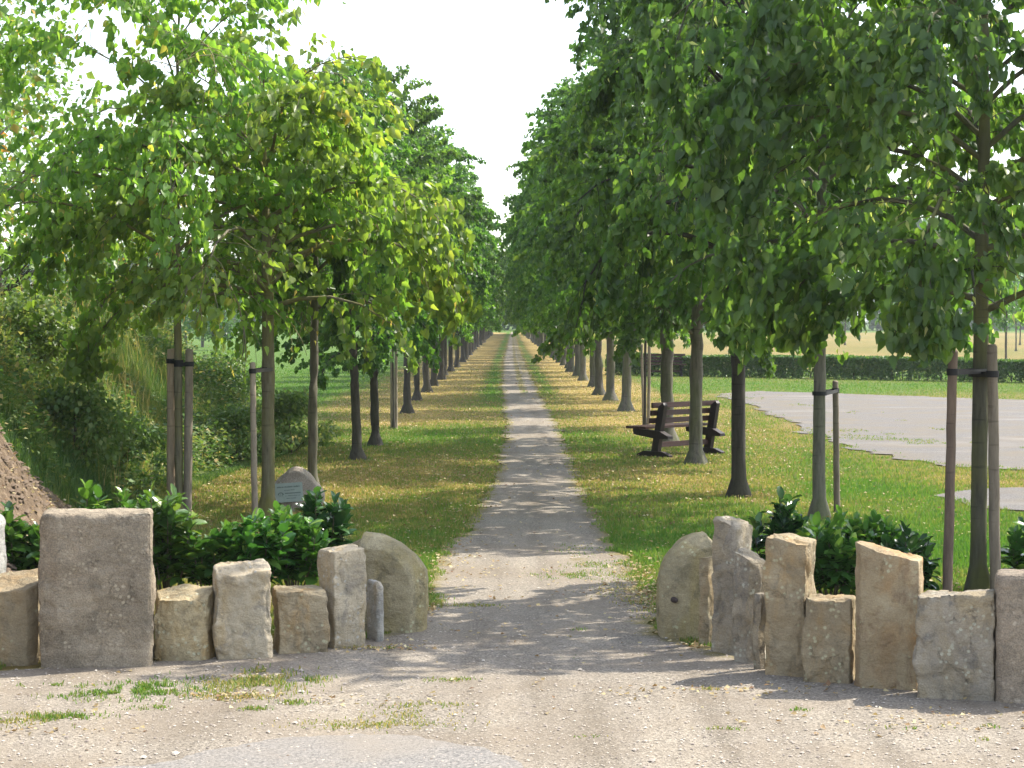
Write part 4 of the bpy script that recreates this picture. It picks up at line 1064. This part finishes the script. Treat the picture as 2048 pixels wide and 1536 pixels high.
# ------------------------------------------------------------------ grass, weeds, fallen leaves, pebbles
def blades(name, x, y, z, h, w, tint, mat, label, seed, lean=0.45):
    rg = np.random.default_rng(seed); N = len(x)
    a = rg.uniform(0, 2 * np.pi, N); dx, dy = np.cos(a), np.sin(a)
    b = rg.uniform(0, 2 * np.pi, N); ln = rg.uniform(0.1, 1, N) * lean * h
    P = np.stack([x, y, z], -1)
    A = P + np.stack([-dx * w / 2, -dy * w / 2, np.zeros(N)], -1); B = P + np.stack([dx * w / 2, dy * w / 2, np.zeros(N)], -1)
    Mx = np.stack([np.cos(b) * ln * 0.35, np.sin(b) * ln * 0.35, h * 0.6], -1)
    C = B + Mx - np.stack([dx * w * .12, dy * w * .12, np.zeros(N)], -1); Dd = A + Mx + np.stack([dx * w * .12, dy * w * .12, np.zeros(N)], -1)
    T_ = P + np.stack([np.cos(b) * ln, np.sin(b) * ln, h * (1 - 0.25 * (ln / (h + 1e-6)))], -1)
    V = np.stack([A, B, C, Dd, T_], 1).reshape(-1, 3)
    i0 = np.arange(N) * 5
    F4 = np.stack([i0, i0 + 1, i0 + 2, i0 + 3], -1); F3 = np.stack([i0 + 3, i0 + 2, i0 + 4], -1)
    o = link(name, mesh_np(name, V, [F4, F3], False, fattr={'tint': np.concatenate([tint, tint])}), mat)
    return tag(o, label, 'grass', kind='stuff')
rg = np.random.default_rng(21)
N = 620000
u = rg.random(N)
gy_ = 1 / (1 / 12.5 + u * (1 / 95 - 1 / 12.5)); gx_ = rg.uniform(-0.30, 0.30, N) * gy_
l, r = path_lr(gy_)
e = 0.10 * (fnoise(gx_ * 3, gy_ * 3) - 0.5) * 4
ok = ((gx_ < l + 0.05 + e) | (gx_ > r - 0.05 + e))
ok |= (gy_ > 60) & (gx_ > l) & (np.abs((gx_ - l) / (r - l + 1e-6) - 0.60) < 0.12) & (rg.random(N) < 0.6)
yj = 0.8 * (fnoise(gx_ * 2, gy_ * 2) - 0.5) * 2
ok &= ~inside(YARD, gx_ + yj, gy_ + yj) & ~inside(YARD2, gx_ + yj * .5, gy_ + yj * .5)
ok |= inside(YARD, gx_, gy_) & (fnoise(gx_ * 0.9 + 9, gy_ * 0.5 + 4) > 0.66) & (gx_ < 9)
ok &= bank_h(gx_, gy_) < 0.15
ok &= ~((gy_ < 13.4) & (np.abs(gx_) < 3.2))
gx_, gy_ = gx_[ok], gy_[ok]; n = len(gx_)
dr = dryness(gx_, gy_)
tint = np.clip(dr * 0.85 + rg.normal(0, 0.16, n) + 0.5 * (fnoise(gx_ * 3, gy_ * 3) - 0.5), 0, 1)
h = (0.022 + 0.035 * rg.random(n) ** 1.5) * (1.45 - 0.8 * dr) * (0.6 + 0.8 * fnoise(gx_ * 1.5, gy_ * 1.5))
blades('grass', gx_, gy_, np.full(n, -0.012), h, 0.0055 + 0.00030 * gy_, tint, M['grass'], 'short lawn grass on both sides of the path, green and straw coloured', 1)
# weeds on the bank
N = 260000
by = rg.uniform(14, 47, N); bx = np.interp(by, TOE_Y, TOE_X) + 0.25 - 4.2 * rg.random(N) ** 1.3
hz = bank_h(bx, by); sm = soil_mask(bx, by)
ok = (rg.random(N) > sm * 1.25) ; bx, by, hz = bx[ok], by[ok], hz[ok]; n = len(bx)
cl = fnoise(bx * 1.1 + 4, by * 0.7 + 8)
h = (0.07 + 0.34 * rg.random(n) ** 1.8) * (0.35 + 1.2 * cl) * np.where(by < 20, 0.55, 1.0) * smooth01((hz + 0.14) / 0.45)
tint = np.clip(0.42 + 1.3 * (fnoise(bx * 0.9, by * 0.6) - 0.5) + rg.normal(0, 0.16, n), 0, 1)
blades('weeds', bx, by, hz - 0.02, h + 0.03, 0.006 + 0.007 * rg.random(n), tint, M['weed'], 'rank grass and weeds covering the left bank', 2, 0.7)
N = 5000
sx2 = rg.uniform(22, 46, N); bx2 = np.interp(sx2, TOE_Y, TOE_X) - 0.1 - 3.6 * rg.random(N)
ok = fnoise(bx2 * 0.8 + 30, sx2 * 0.6) > 0.48; bx2, sx2 = bx2[ok], sx2[ok]; n = len(bx2)
blades('dry_stalks', bx2, sx2, bank_h(bx2, sx2), rg.uniform(0.35, 0.85, n), np.full(n, 0.007), np.clip(rg.normal(0.82, 0.12, n), 0, 1), M['weed'], 'tall dry grass stalks standing above the weeds on the bank', 7, 0.5)
# leafy weeds (broad leaves) on the bank
N = 80000
by = rg.uniform(17, 44, N); bx = np.interp(by, TOE_Y, TOE_X) + 0.1 - 4.0 * rg.random(N) ** 1.2
cl = fnoise(bx * 1.3 + 14, by * 0.9 + 2); ok = (cl > 0.44) & (rg.random(N) > soil_mask(bx, by) * 1.3)
bx, by, cl = bx[ok], by[ok], cl[ok]; n = len(bx); hz = bank_h(bx, by)
P = np.stack([bx, by, hz + rg.random(n) * (cl - 0.38) * 2.6], -1)
V, F, tt = leaves_np(P, np.c_[rg.normal(0, 1, (n, 2)), rg.normal(-0.1, 0.4, n)], np.c_[rg.normal(0, .5, (n, 2)), np.ones(n)], rg.uniform(0.03, 0.085, n), KITE_V, KITE_F, np.clip(rg.normal(0.40, 0.24, n), 0, 1))
tag(link('weed_foliage', mesh_np('weed_foliage', V, F, False, fattr={'tint': tt}), M['weed']), 'leafy weeds in clumps on the left bank', 'weeds', kind='stuff')

# weed and grass tufts in the foreground gravel
X, Y, Hh, Tn = [], [], [], []
def tuft(px, py, sx, sy, n, h, dry):
    c = ground(px, py)
    x = c.x + rg.normal(0, sx, n); y = c.y + rg.normal(0, sy, n)
    keep = fnoise(x * 7, y * 7) > 0.42
    x, y = x[keep], y[keep]
    X.append(x); Y.append(y); Hh.append(h * 0.7 * rg.uniform(0.4, 1.2, len(x))); Tn.append(np.clip(dry + 0.12 + rg.normal(0, 0.2, len(x)), 0, 1))
for a in [(240, 1388, .22, .13, 1500, .045, .2), (310, 1378, .10, .10, 500, .05, .15), (130, 1437, .10, .05, 500, .04, .25), (90, 1372, .14, .03, 260, .03, .3), (365, 1358, .05, .06, 160, .055, .2), (40, 1440, .16, .10, 600, .035, .55), (290, 1418, .06, .03, 180, .03, .3),
          (495, 1372, .17, .20, 1500, .05, .5), (530, 1350, .10, .10, 400, .05, .45), (470, 1395, .12, .06, 400, .03, .75), (585, 1408, .06, .04, 120, .045, .4), (510, 1420, .05, .03, 100, .04, .35), (620, 1362, .05, .05, 60, .05, .25), (640, 1362, .05, .05, 60, .05, .4),
          (740, 1452, .20, .07, 700, .028, .6), (820, 1432, .12, .12, 300, .03, .55), (850, 1412, .12, .05, 200, .03, .5), (900, 1362, .10, .04, 160, .03, .4), (720, 1297, .10, .03, 120, .03, .6), (785, 1297, .05, .03, 80, .035, .35),
          (862, 1208, .05, .14, 500, .06, .4), (940, 1212, .12, .05, 260, .03, .5), (865, 1196, .05, .1, 200, .05, .2), (1140, 1152, .16, .16, 700, .03, .25), (1190, 1132, .18, .16, 500, .03, .35), (1235, 1150, .15, .3, 400, .03, .5), (1270, 1185, .15, .4, 500, .035, .55), (1150, 1100, .12, .3, 260, .03, .4), (1305, 1215, .08, .4, 500, .045, .5),
          (1425, 1380, .06, .03, 60, .03, .6), (1455, 1460, .07, .02, 50, .03, .35), (1810, 1458, .10, .03, 70, .03, .35), (1600, 1422, .03, .02, 40, .035, .2), (1940, 1480, .05, .03, 50, .03, .5), (1180, 1475, .05, .02, 30, .02, .4), (1160, 1260, .04, .03, 30, .03, .2), (1145, 1315, .04, .03, 30, .03, .2), (1985, 1455, .03, .02, 30, .03, .2)]:
    tuft(*a)
X, Y, Hh, Tn = map(np.concatenate, (X, Y, Hh, Tn))
blades('grass', X, Y, np.full(len(X), 0.002), Hh, np.full(len(X), 0.0075), Tn, M['grass'], 'sparse tufts of grass and weeds growing in the foreground gravel', 3, 0.9)

# fallen leaves
N = 42000
u = rg.random(N); ly = 1 / (1 / 11.0 + u * (1 / 120 - 1 / 11.0)); lx = rg.uniform(-4.5, 5.2, N)
l, r = path_lr(ly)
inpath = (lx > l) & (lx < r)
dn = 0.10 + 0.85 * dryness(lx, ly) ** 1.5
pr = np.where(inpath, 0.10, dn) * (0.25 + 1.1 * fnoise(lx * 0.9, ly * 0.6))
pr = np.where(ly < 13.5, 0.022, pr)
pr = pr * np.where(inside(YARD, lx, ly), 0.05, 1)
ok = (rg.random(N) < pr) & (bank_h(lx, ly) < 0.05)
lx, ly, inp = lx[ok], ly[ok], inpath[ok]
# drifts along the stones and path edges
ex, ey = [], []
for px, py, sx, sy, n in [(1300, 1205, .10, .5, 260), (1265, 1185, .25, .25, 120), (1290, 1150, .12, .5, 120), (1395, 1296, .06, .05, 30), (855, 1222, .05, .2, 90), (470, 1395, .12, .06, 45), (500, 1360, .12, .12, 25), (100, 1000, .5, .9, 260), (70, 1465, .3, .06, 40), (700, 1405, .3, .08, 30), (760, 1300, .15, .05, 60), (1500, 1385, .5, .12, 90), (1900, 1450, .5, .2, 90), (900, 1120, .2, .8, 160), (320, 1322, .03, .02, 12)]:
    c = ground(px, py); ex.append(c.x + rg.normal(0, sx, n)); ey.append(c.y + rg.normal(0, sy, n))
sx_ = rg.uniform(-5.2, -3.3, 9000); sy_ = rg.uniform(13.5, 20, 9000); so_ = (soil_mask(sx_, sy_) > 0.35) & (rg.random(9000) < 0.45 * fnoise(sx_ * 2, sy_ * 2) + 0.05)
ex.append(sx_[so_]); ey.append(sy_[so_])
lx = np.concatenate([lx] + ex); ly = np.concatenate([ly] + ey); n = len(lx)
lz = 0.008 + 0.02 * rg.random(n) + bank_h(lx, ly)
V, F, tt = leaves_np(np.stack([lx, ly, lz], -1), np.c_[rg.normal(0, 1, (n, 2)), rg.normal(0, .25, n)], np.c_[rg.normal(0, .35, (n, 2)), np.ones(n)], rg.uniform(0.016, 0.040, n) * (0.85 + ly / 70), KITE_V, KITE_F, np.clip(rg.normal(0.6, 0.26, n), 0, 1))
tag(link('fallen_leaves', mesh_np('fallen_leaves', V, F, False, fattr={'tint': tt}), M['litter']), 'yellow and brown fallen linden leaves scattered over grass and gravel', 'leaves', kind='stuff')

# pebbles in the gravel
N = 26000
u = rg.random(N); py_ = 1 / (1 / 9.3 + u * (1 / 30 - 1 / 9.3)); px_ = rg.uniform(-0.28, 0.28, N) * py_
l, r = path_lr(py_); ok = (px_ > l + .05) & (px_ < r - .05) & (~inside(ROAD, px_, py_) | (rg.random(N) < 0.35))
px_, py_ = px_[ok], py_[ok]; cx_ = rg.uniform(-5.2, -3.3, 6000); cy_ = rg.uniform(13.5, 20, 6000); co_ = (soil_mask(cx_, cy_) > 0.35) & (rg.random(6000) < 0.35)
px_ = np.concatenate([px_, cx_[co_]]); py_ = np.concatenate([py_, cy_[co_]]); n = len(px_)
s_ = 0.0035 + 0.008 * rg.random(n) ** 4
big = rg.random(n) < 0.003; s_ = np.where(big, rg.uniform(0.012, 0.022, n), s_)
s_ = np.where(bank_h(px_, py_) > 0.05, rg.uniform(0.01, 0.045, n), s_)
OV = np.array([(1, 0, 0), (0, 1, 0), (-1, 0, 0), (0, -1, 0), (0, 0, .75), (.7, .7, .35), (-.7, .7, .3), (-.7, -.7, .4), (.7, -.7, .3)])
OF = np.array([(0, 5, 4), (5, 1, 4), (1, 6, 4), (6, 2, 4), (2, 7, 4), (7, 3, 4), (3, 8, 4), (8, 0, 4)])
a = rg.uniform(0, 6.28, n)
V, F, tt = leaves_np(np.stack([px_, py_, 0.006 + bank_h(px_, py_)], -1), np.c_[np.cos(a), np.sin(a), np.zeros(n)], np.tile([0, 0, 1.0], (n, 1)), s_, OV * np.array([1, 1, 1]), OF, np.where(bank_h(px_, py_) > 0.05, 0, np.clip(rg.normal(0.5, 0.22, n), 0, 1)), rg.uniform(0.6, 1.2, n))
tag(link('pebbles', mesh_np('pebbles', V, F, True, fattr={'tint': tt}), M['pebble']), 'loose pebbles lying on the gravel', 'pebbles', kind='stuff')

# ------------------------------------------------------------------ light summer haze
bm = bmesh.new()
bmesh.ops.create_cube(bm, size=1.0, matrix=Matrix.Translation((0, 2350, 9.0)) @ Matrix.Diagonal((5400, 5600, 24, 1)))
hm, hnt, hout = new_mat('haze_air')
pv = nd(hnt, 'ShaderNodeVolumePrincipled', {'Color': (0.92, 0.96, 1.0, 1), 'Density': 0.0003, 'Anisotropy': 0.2})
hnt.links.new(pv.outputs[0], hout.inputs['Volume'])
tag(link('haze', bm_mesh('haze', bm), hm), 'thin pale summer haze over the avenue', 'haze', kind='stuff')
